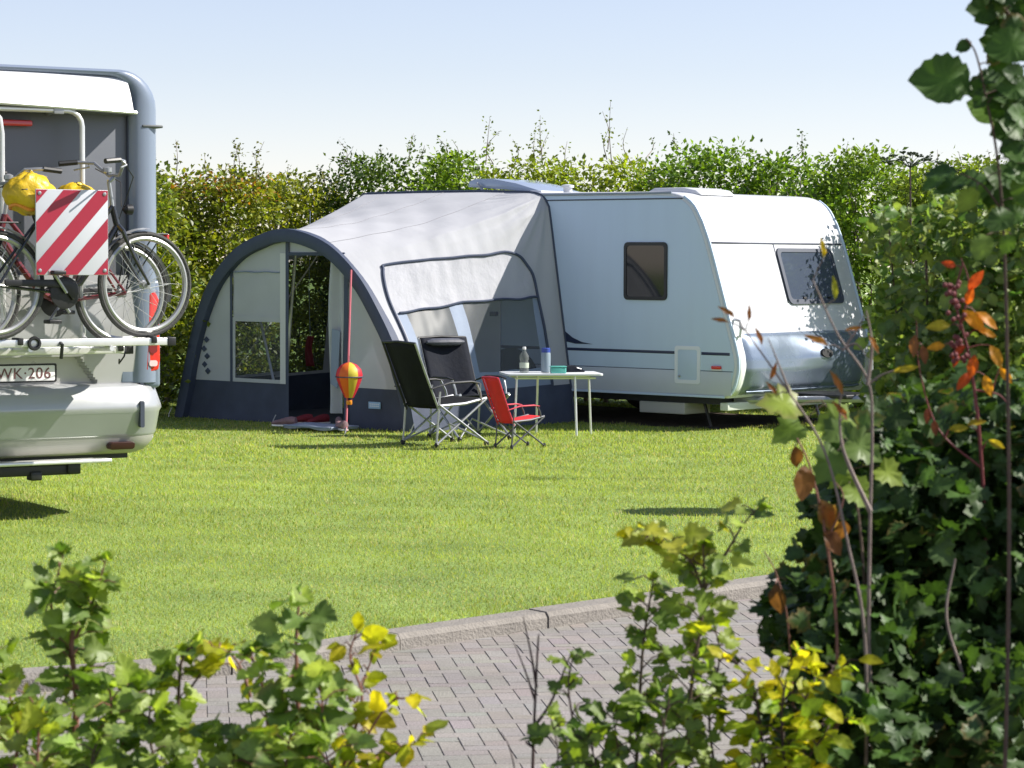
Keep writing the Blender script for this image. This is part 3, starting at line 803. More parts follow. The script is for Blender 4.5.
# arch band
band = MB()
pts = Ac[::6]; n = len(pts)
tt = np.gradient(pts, axis=0); tt /= np.linalg.norm(tt, axis=1, keepdims=True); nn = np.c_[tt[:, 1], -tt[:, 0]]
sgn = -1 if (nn[n // 2] @ np.array([0, 1])) > 0 else 1
rows = []
for p, q in zip(pts, nn):
    i_ = p + sgn * q * .125; o_ = p - sgn * q * .012
    rows.append([(o_[0], VD - .07, max(o_[1], 0)), (o_[0], VD + .03, max(o_[1], 0)), ((o_[0] + i_[0]) / 2, VD + .055, max((o_[1] + i_[1]) / 2, 0)), (i_[0], VD + .03, max(i_[1], 0)), (i_[0], VD - .06, max(i_[1], 0))])
band.add([v for r_ in rows for v in r_], [(a * 5 + b, (a + 1) * 5 + b, (a + 1) * 5 + b + 1, a * 5 + b + 1) for a in range(n - 1) for b in range(4)])
band.build('arch_band', M['arch'], awn, off=AOFF, sharp=60)
# small marks
tg = MB().box(2.78, 2.95, VF + .01, VF + .016, .215, .285).build('name_tag', M['tagblue'], awn, off=AOFF, bevel=.002)
mb = MB()
for z0 in (.235, .256):
    for k in range(5): mb.box(2.80 + k * .028, 2.82 + k * .028, VF + .0165, VF + .0185, z0, z0 + .012)
mb.build('tag_print', mat('tag_white', (.7, .75, .8), .5), tg, off=AOFF)
mb = MB()
for k, (cx, cz) in enumerate(((5.42, .86), (5.46, .76), (5.41, .68), (5.45, .59), (5.40, .52))):
    mb.prism([(cx - .045, cz), (cx, cz + .035), (cx + .045, cz), (cx, cz - .035)], lambda u, z: (u, VF + .008, z), lambda u, z: (u, VF + .012, z))
mb.build('diamond_print', M['arch'], awn, off=AOFF)
MB().box(5.46, 5.54, VF + .01, VF + .016, 1.05, 1.16).build('warning_patch', mat('patch_orange', (.6, .16, .07), .6), awn, off=AOFF)
# poles and groundsheet
MB().tube([(4.68, 1.9, 0.02), (4.42, 1.95, 1.9)], .016, 8).build('pole', M['alu'], awn, off=AOFF)
MB().tube([(4.70, 1.9, 0.02), (5.35, 1.75, 1.55)], .016, 8).build('pole', M['alu'], awn, off=AOFF)
MB().tube([(4.14, VD - .04, 2.0), (4.1, 1.2, 2.14), (4.05, .05, 2.45)], .016, 8).build('pole', M['alu'], awn, off=AOFF)
MB().box(2.4, 5.7, .1, 2.25, .004, .014).build('groundsheet', mat('sheet_grey', (.06, .065, .08), .8), awn, off=AOFF)
# red storm strap down to a peg
_g = gnd(346, 434); GU, GV = to_uv(_g)
_a = Vector((3.115, VD + .05, 1.63)); _b = Vector((GU, GV, .03))
MB().tube([_a, _a.lerp(_b, .5), _b], .010, 6).build('storm_strap', M['redband'], awn, off=AOFF)
MB().tube([_b + Vector((0, 0, .03)), _b + Vector((-.02, .05, -.07))], .008, 6).build('tent_peg', M['steel'], awn, off=AOFF)

for u_, v_ in ((5.9, 2.42), (4.2, 2.46), (2.2, 2.46), (2.28, 1.4)):
    MB().tube([(u_, v_, .10), (u_ + .01, v_ + .03, .04), (u_ + .01, v_ + .04, -.06)], .006, 6).build('tent_peg', M['steel'], awn, off=AOFF)
# ================================================================== MOTORHOME
MC = R(32)
M0 = Vector((-2.41, 17.01, 0))
MX = Vector((math.cos(MC), math.sin(MC), 0)); MY = Vector((-math.sin(MC), math.cos(MC), 0))
def mw(x, y, z): return M0 + MX * x + MY * y + Vector((0, 0, z))
mh = thing('motorhome', 'white and grey coachbuilt motorhome seen from behind, cut off by the photo edge', 'motorhome', M0, MC)
MW = 2.30
def outline(r, x0=-MW, x1=0.0, z0=.9, z1=3.04, n=8):
    o = [(x1, z0)]
    o += [(x1 - r + r * math.cos(R(a)), z1 - r + r * math.sin(R(a))) for a in np.linspace(0, 90, n)]
    o += [(x0 + r + r * math.cos(R(a)), z1 - r + r * math.sin(R(a))) for a in np.linspace(90, 180, n)]
    return o + [(x0, z0)]
bo = outline(.30, -MW + .02, -.02, .5, 2.99)
MB().prism(bo, lambda x, z: (x, .06, z), lambda x, z: (x, 4.9, z)).build('body', M['white'], mh, bevel=.02, bang=70)
# rear surround: rounded silver-blue column over both sides and the roof edge
o1 = outline(.27, z1=3.02); o2 = outline(.16, -MW + .235, -.235, .9, 2.965)
n = len(o1); mb = MB()
sec = [(1.0, .34), (1.0, .10), (.93, .02), (.78, -.035), (.55, -.055), (.25, -.05), (.05, -.02), (0, .06)]
vs = []; fs = []
for (a, b), (c, d) in zip(o1, o2):
    for k, y in sec: vs.append((c + (a - c) * k, y, d + (b - d) * k))
m_ = len(sec)
fs = [(i * m_ + j, (i + 1) * m_ + j, (i + 1) * m_ + j + 1, i * m_ + j + 1) for i in range(n - 1) for j in range(m_ - 1)]
mb.add(vs, fs).build('rear_surround', M['silverblue'], mh, sharp=60)
M['olive'] = mat('joint_olive', (.10, .11, .11), .5)
for x0 in (-.15, -MW - .003):
    MB().box(x0, x0 + .153, -.060, .12, 2.628, 2.648).build('surround_joint', M['olive'], mh, bevel=.008)
# overhead panel, curved and sloping
def ohp(x, t):
    bow = .10 * (1 - ((x + 1.15) / .95) ** 2)
    z = 2.972 - t * (.225 + .03 * (x + 1.15)); y = .03 - .17 * t ** .55
    return (x, y - bow * .6, z)
ov = MB().grid(ohp, np.linspace(-MW + .25, -.25, 24), np.linspace(0, 1, 14))
ov.build('overhead_panel', M['white'], mh, sharp=60)
MB().grid(lambda x, t: (x, ohp(x, 1)[1] + t * (.04 - ohp(x, 1)[1]), ohp(x, 1)[2] - .004 - .012 * t), np.linspace(-MW + .22, -.22, 24), [0, .06, 1]).build('overhead_lip', M['darkgrey'], mh)
MB().tube([(x, ohp(x, 1)[1] - .004, ohp(x, 1)[2]) for x in np.linspace(-MW + .22, -.23, 20)], .013, 7).build('overhead_trim', M['alu'], mh)
MB().box(-MW + .21, -.21, .02, .07, 1.62, 2.80).build('rear_panel', M['darkgrey'], mh, bevel=.006)
MB().box(-.235, -.222, .0, .03, 1.0, 2.72).build('panel_seam', M['line'], mh)
# lower tailgate with number plate recess
lp = MB()
def tail(x, z):
    y = -.02 - .02 * math.sin((z - .85) / .75 * math.pi)
    e = 1.15 - abs(x + 1.13)
    zr = (z - .90) / .20
    lim = .62 - .15 * (zr - 0)
    if .90 < z < 1.085 and abs(x + 1.13) < .66 - .14 * ((z - .90) / .185): y += .06
    return (x, y, z)
lp.grid(tail, np.linspace(-MW + .16, -.145, 130), np.r_[np.linspace(.84, 1.15, 40), np.linspace(1.17, 1.63, 16)])
lp.build('tailgate_panel', M['lowsilver'], mh, sharp=30)
MB().box(-.30, -.18, -.03, .02, .90, 1.10).build('corner_panel', M['silverblue'], mh, bevel=.012)
MB().box(-.168, -.142, -.05, .05, .88, 1.60).build('panel_seam', M['line'], mh)
MB().box(-.142, .0, -.02, .2, .86, 1.6).build('lamp_column', M['silverblue'], mh, bevel=.03)
# tail lamps
for x in (-.075, -MW + .075):
    s = 1 if x > -1 else -1
    tl = MB().prism([(x - .055, .985), (x - .03, .965), (x + .05, .985), (x + .062, 1.05), (x + .055, 1.46), (x + .02, 1.52), (x - .03, 1.50)], lambda a, b: (a, -.055 + (.02 if s * (a - x) > .03 else 0), b), lambda a, b: (a, .0, b)).build('tail_lamp', M['redlens'], mh, bevel=.012)
    MB().prism(rrect(x - .03, x + .03, 1.10, 1.20, .02), lambda a, b: (a, -.058, b), lambda a, b: (a, -.05, b)).build('lamp_reflector', M['reddark'], tl)
    MB().prism(rrect(x - .03, x + .03, 1.01, 1.05, .015), lambda a, b: (a, -.059, b), lambda a, b: (a, -.05, b)).build('lamp_reflector', mat('lamp_clear', (.75, .6, .6), .2), tl)
# bumper swept round both corners
path = [(-.01, .9)] + [(-.01, .35)] + [(-.01 - .24 + .24 * math.cos(R(a)), .18 + .24 * math.sin(R(a)) - .0) for a in np.linspace(0, -90, 10)]
path += [(-MW / 2, -.085)]
right = np.array(path); left = np.array([(-MW - x, y) for x, y in path[:-1]][::-1]); pth = np.vstack([right, left])
dd = np.gradient(pth, axis=0); dd /= np.linalg.norm(dd, axis=1, keepdims=True); nrm = np.c_[-dd[:, 1], dd[:, 0]]
if nrm[len(nrm) // 2][1] > 0: nrm = -nrm
pr = [(-.10, .90), (-.01, .895), (.02, .875), (.065, .75), (.07, .725), (.055, .70), (.03, .56), (.02, .545)]
vs = [(p[0] + q[0] * d, p[1] + q[1] * d, z) for p, q in zip(pth, nrm) for d, z in pr]; k = len(pr)
fs = [(i * k + j, (i + 1) * k + j, (i + 1) * k + j + 1, i * k + j + 1) for i in range(len(pth) - 1) for j in range(k - 1)]
bp = MB().add(vs, fs).build('bumper', M['champagne'], mh, sharp=50)
pr2 = [(.018, .548), (.005, .50), (-.05, .44), (-.12, .415), (-.22, .41)]
vs = [(p[0] + q[0] * d, p[1] + q[1] * d, z) for p, q in zip(pth, nrm) for d, z in pr2]; k = len(pr2)
fs = [(i * k + j, (i + 1) * k + j, (i + 1) * k + j + 1, i * k + j + 1) for i in range(len(pth) - 1) for j in range(k - 1)]
MB().add(vs, fs).build('bumper_skirt', mat('skirt_champagne', (.36, .35, .32), .4, vary=.05), bp, sharp=50)
for x in (-.42, -MW + .24):
    MB().prism(rrect(x, x + .18, .455, .505, .02), lambda a, b: (a, -.115 + (b - .44) * -.2, b), lambda a, b: (a, -.05, b)).build('reflector', mat('dim_red', (.04, .009, .008), .4), bp, bevel=.004)
MB().prism(rrect(-.205, -.175, .60, .78, .012), lambda a, b: (a, -.137, b), lambda a, b: (a, -.06, b)).build('bumper_slot', M['line'], bp)
# step and tow bar
MB().box(-1.9, -.42, -.16, -.02, .375, .40).build('step', M['alu'], mh, bevel=.008)
tb = MB().box(-1.75, -.62, -.10, -.02, .30, .372).build('tow_bar', M['black'], mh, bevel=.01)
for x0, x1, z0, z1 in ((-.72, -.63, .305, .385), (-.98, -.9, .27, .33)):
    MB().box(x0, x1, -.12, -.03, z0, z1).build('tow_socket', M['black'], tb, bevel=.01)
# brake light
MB().prism(rrect(-1.38, -.925, 2.612, 2.652, .012), lambda a, b: (a, -.045, b), lambda a, b: (a, .02, b)).build('brake_light', M['redlens'], mh, bevel=.008)
# number plate
pl = MB().prism(rrect(-1.275, -.755, .925, 1.028, .01), lambda a, b: (a, .018, b), lambda a, b: (a, .03, b)).build('number_plate', M['plate'], mh, bevel=.002)
MB().prism(rrect(-1.29, -.74, .915, 1.04, .012), lambda a, b: (a, .024, b), lambda a, b: (a, .036, b)).build('plate_holder', M['black'], pl)
cu = bpy.data.curves.new('plate_lettering', 'FONT'); cu.body = 'NWK·206'; cu.size = .104; cu.extrude = .001; cu.align_x = 'CENTER'; cu.space_character = 1.08
t_ = bpy.data.objects.new('plate_text', cu); COL.objects.link(t_)
bpy.context.view_layer.update()
tm = bpy.data.meshes.new_from_object(t_.evaluated_get(bpy.context.evaluated_depsgraph_get()))
bpy.data.objects.remove(t_)
t_ = bpy.data.objects.new('lettering', tm); COL.objects.link(t_); t_.parent = pl
t_.location = (-1.015, .0165, .942); t_.rotation_euler = (R(90), 0, 0); tm.materials.clear(); tm.materials.append(M['plateink'])
# wheels, sides, cab
for x in (-.16, -MW + .16):
    for y in (2.9, 5.3):
        wl = MB().ring((x, y, .34), (1, 0, 0), .245, .095, 28, 10).build('wheel', M['rubber'], mh)
        MB().lathe([(.02, -.03), (.19, 0), (.20, .06)], (x + (.07 if x > -1 else -.07), y, .34), (1 if x > -1 else -1, 0, 0), 20).build('rim', M['steel'], wl)
MB().box(-2.1, -.2, .1, 5.2, .38, .52).build('chassis', M['black'], mh)
cab = [(4.85, .45), (4.85, 2.30), (5.15, 2.25), (5.75, 1.30), (6.35, 1.05), (6.5, .8), (6.5, .42)]
MB().prism(cab, lambda y, z: (-.18, y, z), lambda y, z: (-MW + .18, y, z)).build('cab', M['white'], mh, bevel=.05)
MB().prism([(5.0, 1.25), (5.0, 1.95), (5.25, 1.95), (5.62, 1.28)], lambda y, z: (-.172, y, z), lambda y, z: (-.16, y, z)).build('cab_window', M['pane'], mh)
for y0, y1 in ((.7, 1.5), (2.9, 3.8)):
    for x0 in (-.024, -MW + .012):
        w_ = MB().prism(rrect(y0, y1, 1.55, 2.1, .07), lambda a, b: (x0, a, b), lambda a, b: (x0 + .016, a, b)).build('window', M['black'], mh, bevel=.004)
        MB().prism(rrect(y0 + .04, y1 - .04, 1.59, 2.06, .05), lambda a, b: (x0 - .003, a, b), lambda a, b: (x0 + .019, a, b)).build('pane', M['pane'], w_)

# ------------------------------------------------------------------ bicycle rack
rk = thing('bike_rack', 'white tubular bicycle rack with two wheel rails bolted to the motorhome rear', 'bike rack', mw(-.9, -.3, 1.18), MC)
RO = (-.9, -.3, 1.18)
def hoop(x0, x1):
    r = .10; zt = 2.715
    p = [(x0, -.17, 1.2), (x0, -.17, zt - r)] + [(x0 + (-r if x1 < x0 else r) * (1 - math.cos(R(a))), -.17, zt - r + r * math.sin(R(a))) for a in (22, 45, 67, 90)]
    q = [(x1 + (r if x1 < x0 else -r) * (1 - math.cos(R(a))), -.17, zt - r + r * math.sin(R(a))) for a in (90, 67, 45, 22)] + [(x1, -.17, zt - r), (x1, -.17, 1.2)]
    return p + q
MB().tube(hoop(-.63, -1.72), .018, 10).build('hoop', M['alu'], rk, off=RO)
MB().tube([(-1.185, -.17, 1.2), (-1.185, -.17, 2.55), (-1.20, -.17, 2.65), (-1.26, -.17, 2.71)], .018, 10).build('upright', M['alu'], rk, off=RO)
MB().tube([(-.80, -.17, 2.715), (-.80, .02, 2.70)], .014, 8).box(-.835, -.765, -.195, -.145, 2.69, 2.74).build('bracket', M['steel'], rk, off=RO, bevel=.004)
for y, z in ((-.6, 1.205), (-.33, 1.145)):
    rl = MB().box(-2.2, -.215 if y < -.5 else -.40, y - .035, y + .035, z - .028, z).box(-2.2, -.215 if y < -.5 else -.40, y - .05, y - .035, z - .03, z + .018).box(-2.2, -.215 if y < -.5 else -.40, y + .035, y + .05, z - .03, z + .018).build('rail', M['alu'], rk, off=RO, bevel=.004)
    MB().box(-.235 if y < -.5 else -.42, -.175 if y < -.5 else -.36, y - .055, y + .055, z - .035, z + .022).build('rail_cap', M['black'], rl, off=RO, bevel=.006)
for x in (-.63, -1.185, -1.72):
    MB().tube([(x, -.17, 1.22), (x, -.35, 1.15), (x, -.66, 1.16)], .017, 8).build('arm', M['alu'], rk, off=RO)
for x, y in ((-.33, -.6), (-1.25, -.6), (-1.41, -.6), (-.45, -.33)):
    MB().box(x - .018, x + .018, y - .06, y + .06, 1.19 if y < -.5 else 1.13, 1.235 if y < -.5 else 1.18).build('wheel_strap', M['black'], rk, off=RO, bevel=.004)
MB().tube([(-.98, -.62, 1.21), (-.98, -.68, 1.19), (-.98, -.66, 1.10)], .012, 6).build('hook', M['black'], rk, off=RO)
MB().ring((-1.16, -.66, 1.2), (0, 1, 0), .035, .012, 16, 6).build('clamp_knob', M['black'], rk, off=RO)
MB().tube([(-.42, -.40, 1.16), (-.46, -.46, 1.10), (-.49, -.44, 1.05), (-.50, -.47, 1.08)], .006, 5).build('strap_tail', M['black'], rk, off=RO)

# ------------------------------------------------------------------ bicycles
def bike(label, loc, rz, paint, bars_turn=0.0):
    b = thing('bicycle', label, 'bicycle', loc, rz, 'bicycles on the rear rack')
    RW = .35
    for nm, x in (('front_wheel', .54), ('rear_wheel', -.54)):
        w = MB().ring((x, 0, RW), (0, 1, 0), .332, .018, 48, 8).build(nm, M['tyre'], b)
        MB().ring((x, 0, RW), (0, 1, 0), .303, .017, 48, 8, flat=1.1).build('rim', M['chrome'], w)
        mb = MB()
        for k in range(20):
            a = 2 * math.pi * k / 20; s = .025 if k % 2 else -.025; a2 = a + (.5 if k % 4 < 2 else -.5)
            mb.tube([(x + .025 * math.cos(a2), s, RW + .025 * math.sin(a2)), (x + .295 * math.cos(a), 0, RW + .295 * math.sin(a))], .0016, 4)
        mb.build('spokes', M['chrome'], w)
        MB().lathe([(.012, -.05), (.012, -.03), (.03, -.028), (.018, -.015), (.018, .015), (.03, .028), (.012, .03), (.012, .05)], (x, 0, RW), (0, 1, 0), 14).build('hub', M['steel'], w)
        a0, a1 = ((R(-200), R(-20)) if x < 0 else (R(-190), R(-70)))
        mg = MB()
        # mudguard: short channel over the tyre
        for s in np.linspace(0, 1, 2): pass
        a0, a1 = (15, 190) if x < 0 else (85, 150)
        rows = []
        for ang in np.linspace(a0, a1, 24):
            c, s = math.cos(R(ang)), math.sin(R(ang))
            rows.append([(x + .362 * c, -.028, RW + .362 * s), (x + .372 * c, 0, RW + .372 * s), (x + .362 * c, .028, RW + .362 * s)])
        mg.add([v for r_ in rows for v in r_], [(i * 3 + j, (i + 1) * 3 + j, (i + 1) * 3 + j + 1, i * 3 + j + 1) for i in range(23) for j in range(2)])
        mg.tube([(x, .05, RW), (x + .362 * math.cos(R(a1 - 20)), .03, RW + .362 * math.sin(R(a1 - 20)))], .003, 5)
        mg.build('mudguard', M['mudguard'], b)
    BB = (-.07, 0, .30); HT = (.30, 0, .86); HB = (.335, 0, .73); ST = (-.26, 0, .80)
    fr = MB()
    fr.tube([HT, HB], .021, 10)
    fr.tube([HB, (.22, 0, .56), (.06, 0, .36), BB], .022, 10)
    fr.tube([HT, (.18, 0, .72), (-.02, 0, .50), (-.15, 0, .47)], .016, 10)
    fr.tube([ST, BB], .019, 10)
    for s in (-1, 1):
        fr.tube([(-.54, .06 * s, .35), (-.2, .035 * s, .31), (-.07, .03 * s, .30)], .010, 7)
        fr.tube([(-.54, .06 * s, .35), (-.25, .018 * s, .74)], .009, 7)
    fr.lathe([(.024, -.045), (.024, .045)], BB, (0, 1, 0), 14)
    f = fr.build('frame', paint, b)
    fk = MB()
    for s in (-1, 1):
        fk.tube([(.335, .0, .74), (.35, .05 * s, .70), (.43, .058 * s, .53), (.54, .058 * s, .35)], [.018, .016, .013, .009], 8)
    fk.build('fork', M['bikeblack'], b)
    hb = MB().tube([HT, (.285, 0, .96), (.275, 0, 1.02)], .014, 8).tube([(.275, 0, 1.02), (.31, 0, 1.045)], .016, 8)
    c, s = math.cos(bars_turn), math.sin(bars_turn)
    def hp(x, y, z): return (.31 + (x - .31) * c - y * s, (x - .31) * s + y * c, z)
    hb.tube([hp(.10, -.31, 1.14), hp(.19, -.29, 1.15), hp(.28, -.20, 1.145), hp(.315, -.07, 1.06), hp(.315, .07, 1.06), hp(.28, .20, 1.145), hp(.19, .29, 1.15), hp(.10, .31, 1.14)], .0115, 8)
    h = hb.build('handlebar', M['steel'], b)
    for q in (-1, 1):
        MB().tube([hp(.08, .313 * q, 1.138), hp(.20, .286 * q, 1.15)], .0175, 8).build('grip', M['black'], h)
        MB().tube([hp(.25, .235 * q, 1.145), hp(.27, .245 * q, 1.12), hp(.19, .315 * q, 1.10)], .006, 6).build('brake_lever', M['steel'], h)
    MB().tube([hp(.29, -.21, 1.11), hp(.40, -.10, 1.05), (.40, 0, .9), (.345, .02, .74)], .0035, 5).tube([hp(.29, .21, 1.11), hp(.42, .10, 1.02), (.38, .02, .86)], .0035, 5).build('cable', M['black'], h)
    MB().lathe([(.018, 0), (.03, .01), (.03, .035), (.01, .045)], (.315, .09, 1.075), (0, 0, 1), 12).build('bell', M['steel'], h)
    lmp = MB().lathe([(.01, 0), (.032, .02), (.036, .06), (.03, .065)], (.38, 0, .84), (1, 0, 0), 14).build('headlamp', M['black'], b)
    sd = MB()
    rows = []
    for k, x in enumerate(np.linspace(0, 1, 9)):
        w = [.015, .022, .03, .04, .055, .068, .075, .068, .04][k]; z = .925 + [.0, .008, .01, .008, .01, .02, .03, .03, .02][k]
        rows.append([(-.15 - .26 * x, w * math.cos(a), z + .03 * math.sin(a) * (1 if math.sin(a) > 0 else 1.3)) for a in np.linspace(0, 2 * math.pi, 12, endpoint=False)])
    sd.add([v for r_ in rows for v in r_], [(i * 12 + j, i * 12 + (j + 1) % 12, (i + 1) * 12 + (j + 1) % 12, (i + 1) * 12 + j) for i in range(8) for j in range(12)] + [tuple(range(12)), tuple(8 * 12 + j for j in reversed(range(12)))])
    s_ = sd.build('saddle', M['black'], b)
    MB().tube([(-.255, 0, .79), (-.285, 0, .91)], .013, 8).build('seat_post', M['steel'], s_)
    cr = MB()
    for q in (-1, 1):
        cr.tube([(-.38, .05 * q, .745), (-.86, .055 * q, .745)], .006, 6)
        cr.tube([(-.54, .062 * q, .36), (-.62, .055 * q, .745)], .006, 6); cr.tube([(-.54, .062 * q, .36), (-.82, .055 * q, .745)], .005, 6)
    for x in (-.45, -.6, -.75, -.86): cr.tube([(x, -.055, .745), (x, .055, .745)], .005, 6)
    c_ = cr.build('carrier', M['bikeblack'], b)
    MB().box(-.885, -.865, -.03, .03, .70, .745).build('rear_reflector', M['redlens'], c_, bevel=.004)
    ck = MB()
    ck.prism([(.14 * .75 * math.cos(t) - .07, .30 + .14 * .75 * math.sin(t)) for t in np.linspace(0, 2 * math.pi, 22, endpoint=False)], lambda x, z: (x, -.050, z), lambda x, z: (x, -.042, z))
    ck.prism([(-.07, .385), (-.50, .385), (-.50, .345), (-.09, .335), (-.02, .25), (.02, .29), (.01, .36)], lambda x, z: (x, -.068, z), lambda x, z: (x, -.052, z))
    k_ = ck.build('chain_case', M['black'], b, bevel=.006)
    for q in (-1, 1):
        cn = MB().tube([(-.07, .07 * q, .30), (-.07 + .10 * q, .085 * q, .30 - .13 * q)], .011, 7).build('crank', M['steel'], b)
        MB().box(-.07 + .10 * q - .045, -.07 + .10 * q + .045, .085 * q if q > 0 else -.175, .175 if q > 0 else -.085, .30 - .13 * q - .013, .30 - .13 * q + .013).build('pedal', M['black'], cn, bevel=.006)
    return b
bike('black bicycle nearest the camera on the rack, front wheel pointing right', mw(-.885, -.6, 1.222), MC + R(6), M['bikeblack'])
bike('dark red framed bicycle behind the black one on the rack, rear carrier at the right', mw(-.94, -.33, 1.162), MC + R(5) + math.pi, M['bikered'], .15)

# yellow saddle covers
def cover(label, c, sx, sy, sz, rz, seed, m):
    t = thing('saddle_cover', label, 'saddle cover', c, rz, 'rain covers on the bicycle saddles')
    r = random.Random(seed); ph = [r.uniform(0, 6) for _ in range(6)]
    def fn(a, b):
        n = 1 + .09 * math.sin(2 * a + ph[0]) * math.sin(3 * b + ph[1]) + .05 * math.sin(5 * a + ph[2] + 4 * b) + .04 * math.sin(9 * a + ph[3]) * math.sin(7 * b)
        return (sx * n * math.cos(a) * math.sin(b), sy * n * math.sin(a) * math.sin(b), sz * n * math.cos(b) * (1 if b < 1.6 else .9))
    MB().grid(fn, np.linspace(0, 2 * math.pi, 40), np.linspace(.02, math.pi - .02, 24)).build('cover', M['yellow'], t, sharp=180)
    MB().tube([tuple(Vector(fn(a, 2.25 + .12 * math.sin(3 * a))) * 1.01) for a in np.linspace(0, 2 * math.pi, 36, endpoint=False)], .012, 6, closed=True).build('elastic_hem', M['yelloworange'], t)
    return t
cover('crumpled yellow rain cover on the saddle left of the striped board', mw(-1.165, -.60, 2.145), .165, .132, .14, MC, 3, True)
cover('yellow cover with only a corner showing above the striped board', mw(-.74, -.33, 2.13), .15, .12, .10, MC, 5, True)

# warning board: diagonal red stripes
bd = thing('warning_board', 'square red and white diagonal striped warning board tied to the bicycles', 'warning board', mw(-.935, -.74, 1.635), MC)
S = .49
MB().box(-S / 2, S / 2, -.006, .006, 0, .545).build('panel', M['boardwhite'], bd, bevel=.003)
def clip(p0, p1):
    # polygon of the square 0..1 with p0 <= x + y <= p1 (y down)
    poly = [(0, 0), (1, 0), (1, 1), (0, 1)]
    for sgn_, lim in ((1, p0), (-1, p1)):
        out = []
        for i in range(len(poly)):
            a, b = poly[i], poly[(i + 1) % len(poly)]
            da, db_ = sgn_ * (a[0] + a[1] - lim), sgn_ * (b[0] + b[1] - lim)
            if da >= 0: out.append(a)
            if da * db_ < 0:
                t = da / (da - db_); out.append((a[0] + (b[0] - a[0]) * t, a[1] + (b[1] - a[1]) * t))
        poly = out
        if not poly: return []
    return poly
mb = MB()
for p0, p1 in ((-.1, .16), (.38, .63), (.86, 1.11), (1.33, 1.57), (1.80, 2.1)):
    pg = clip(p0, p1)
    if len(pg) > 2: mb.prism([(-S / 2 + .003 + (S - .006) * x, .542 - .539 * y) for x, y in pg], lambda x, z: (x, -.0085, z), lambda x, z: (x, -.0062, z))
mb.build('stripes', M['boardred'], bd, smooth=False)
for x, z in ((-.22, .52), (.22, .52), (-.22, .03), (.22, .03)):
    MB().lathe([(.012, 0), (.012, .004), (.006, .006)], (x, -.008, z), (0, -1, 0), 10).build('eyelet', M['steel'], bd)
MB().box(-.16, -.06, -.010, -.006, .0, .03).build('strap_end', mat('strap_pink', (.55, .3, .33), .6), bd)

# ================================================================== CAMPING FURNITURE
M['headrest'] = mat('headrest_sunlit', (.06, .065, .085), .6, vary=.1, bump=.3, bscale=20)  # navy lightened to put sunlight on the pillow into its colour
M['darktube'] = mat('dark_tube', (.10, .10, .11), .4, metal=.4)
def folding_chair(label, loc, rz, cloth, m_tube, S=1.0, W=.54, H=.95, head=True, kid=False, seat=None):
    seat = seat or cloth
    c = thing('camping_chair', label, 'camping chair', loc, rz, 'folding chairs beside the awning')
    w = W / 2 * S; hs = .42 * S
    def P(x, y, z): return (x * S, y, z * S)
    br = .26   # recline
    def bk(t, a):
        z = .36 + (H - .36) * t; x = -.26 - br * t
        return (x * S - .03 * S * math.cos(a * math.pi) * (1 - .4 * t), a * (w - .012) * 1.0, z * S)
    MB().grid(bk, np.linspace(0, 1, 14), np.linspace(-1, 1, 12)).build('backrest', cloth, c, solid=.012 * S)
    if head:
        MB().tube([( (-.26 - br * .93) * S + .05, y, (.36 + (H - .36) * .93) * S) for y in np.linspace(-w * .78, w * .78, 7)], [.02, .05, .055, .055, .055, .05, .02], 10, flat=.75).build('headrest', M['headrest'], c)
    MB().grid(lambda a, b: (( -.27 + .55 * a) * S, b * (w - .015), (.38 + .06 * a - .03 * math.cos(b * 1.5) * math.sin(a * math.pi)) * S), np.linspace(0, 1, 12), np.linspace(-1, 1, 10)).build('seat', seat, c, solid=.014 * S)
    r = .0115 * (S if not kid else .75)
    for q in (-1, 1):
        y = w * q
        sf = MB().tube([P(-.24, y, .33), P(-.26 - br * .5, y, .36 + (H - .36) * .5), P(-.26 - br, y, H)], r, 8).build('back_tube', M['redtube'] if kid else (M['black'] if q > 0 else m_tube), c)
        MB().tube([P(-.27, y * 1.01, .385), P(.05, y * 1.01, .40), P(.30, y * 1.01, .445)], r * 1.25, 8).build('seat_rail', m_tube, c)
        # crossing legs on each side
        MB().tube([P(-.28, y * 1.03, .03), P(.30, y * 1.03, .44)], r, 8).build('leg', m_tube, c)
        MB().tube([P(.30, y * 1.06, .03), P(-.26, y * 1.06, .40)], r, 8).build('leg', m_tube, c)
        MB().tube([P(-.28, y * 1.02, .03), P(-.24, y * 1.02, .52)], r * .9, 8).build('rear_post', m_tube, c)
        for x in (-.28, .30):
            MB().lathe([(.022 * S, 0), (.024 * S, .03), (.014 * S, .045)], P(x, y * 1.04, 0.0), (0, 0, 1), 10).build('foot', M['black'], c)
        arm_cloth = M['black'] if not kid else cloth
        MB().tube([P(-.36, y * 1.1, .55), P(-.15, y * 1.1, .60), P(.10, y * 1.1, .605), P(.20, y * 1.1, .59)], [.014 * S, .026 * S, .026 * S, .014 * S], 8, flat=.45).build('armrest', arm_cloth if not kid else M['redtube'], c)
        MB().tube([P(.17, y * 1.08, .59), P(.22, y * 1.05, .50), P(.24, y * 1.03, .41)], r, 8).build('arm_post', m_tube, c)
    for x in (-.28, .30):
        MB().tube([P(x, -w, .04), P(0 + x * .2, 0, .20), P(x, w, .04)], r * .85, 6).build('cross_tube', m_tube, c) if kid is False else None
    MB().tube([P(-.26 - br, -w, H), P(-.26 - br - .01, 0, H + .012), P(-.26 - br, w, H)], r, 8).build('top_tube', M['black'] if not kid else M['redtube'], c)
    return c
folding_chair('tall black reclining camp chair seen from behind, in front of the navy one', (-.64, 23.33, 0), R(38), M['chairblack'], M['steel'], 1.0, .52, .97, False)
folding_chair('navy camp chair with padded headrest facing the camera behind the black chair', (-.42, 24.15, 0), R(-58), M['chairnavy'], M['steel'], 1.0, .54, .97, True)
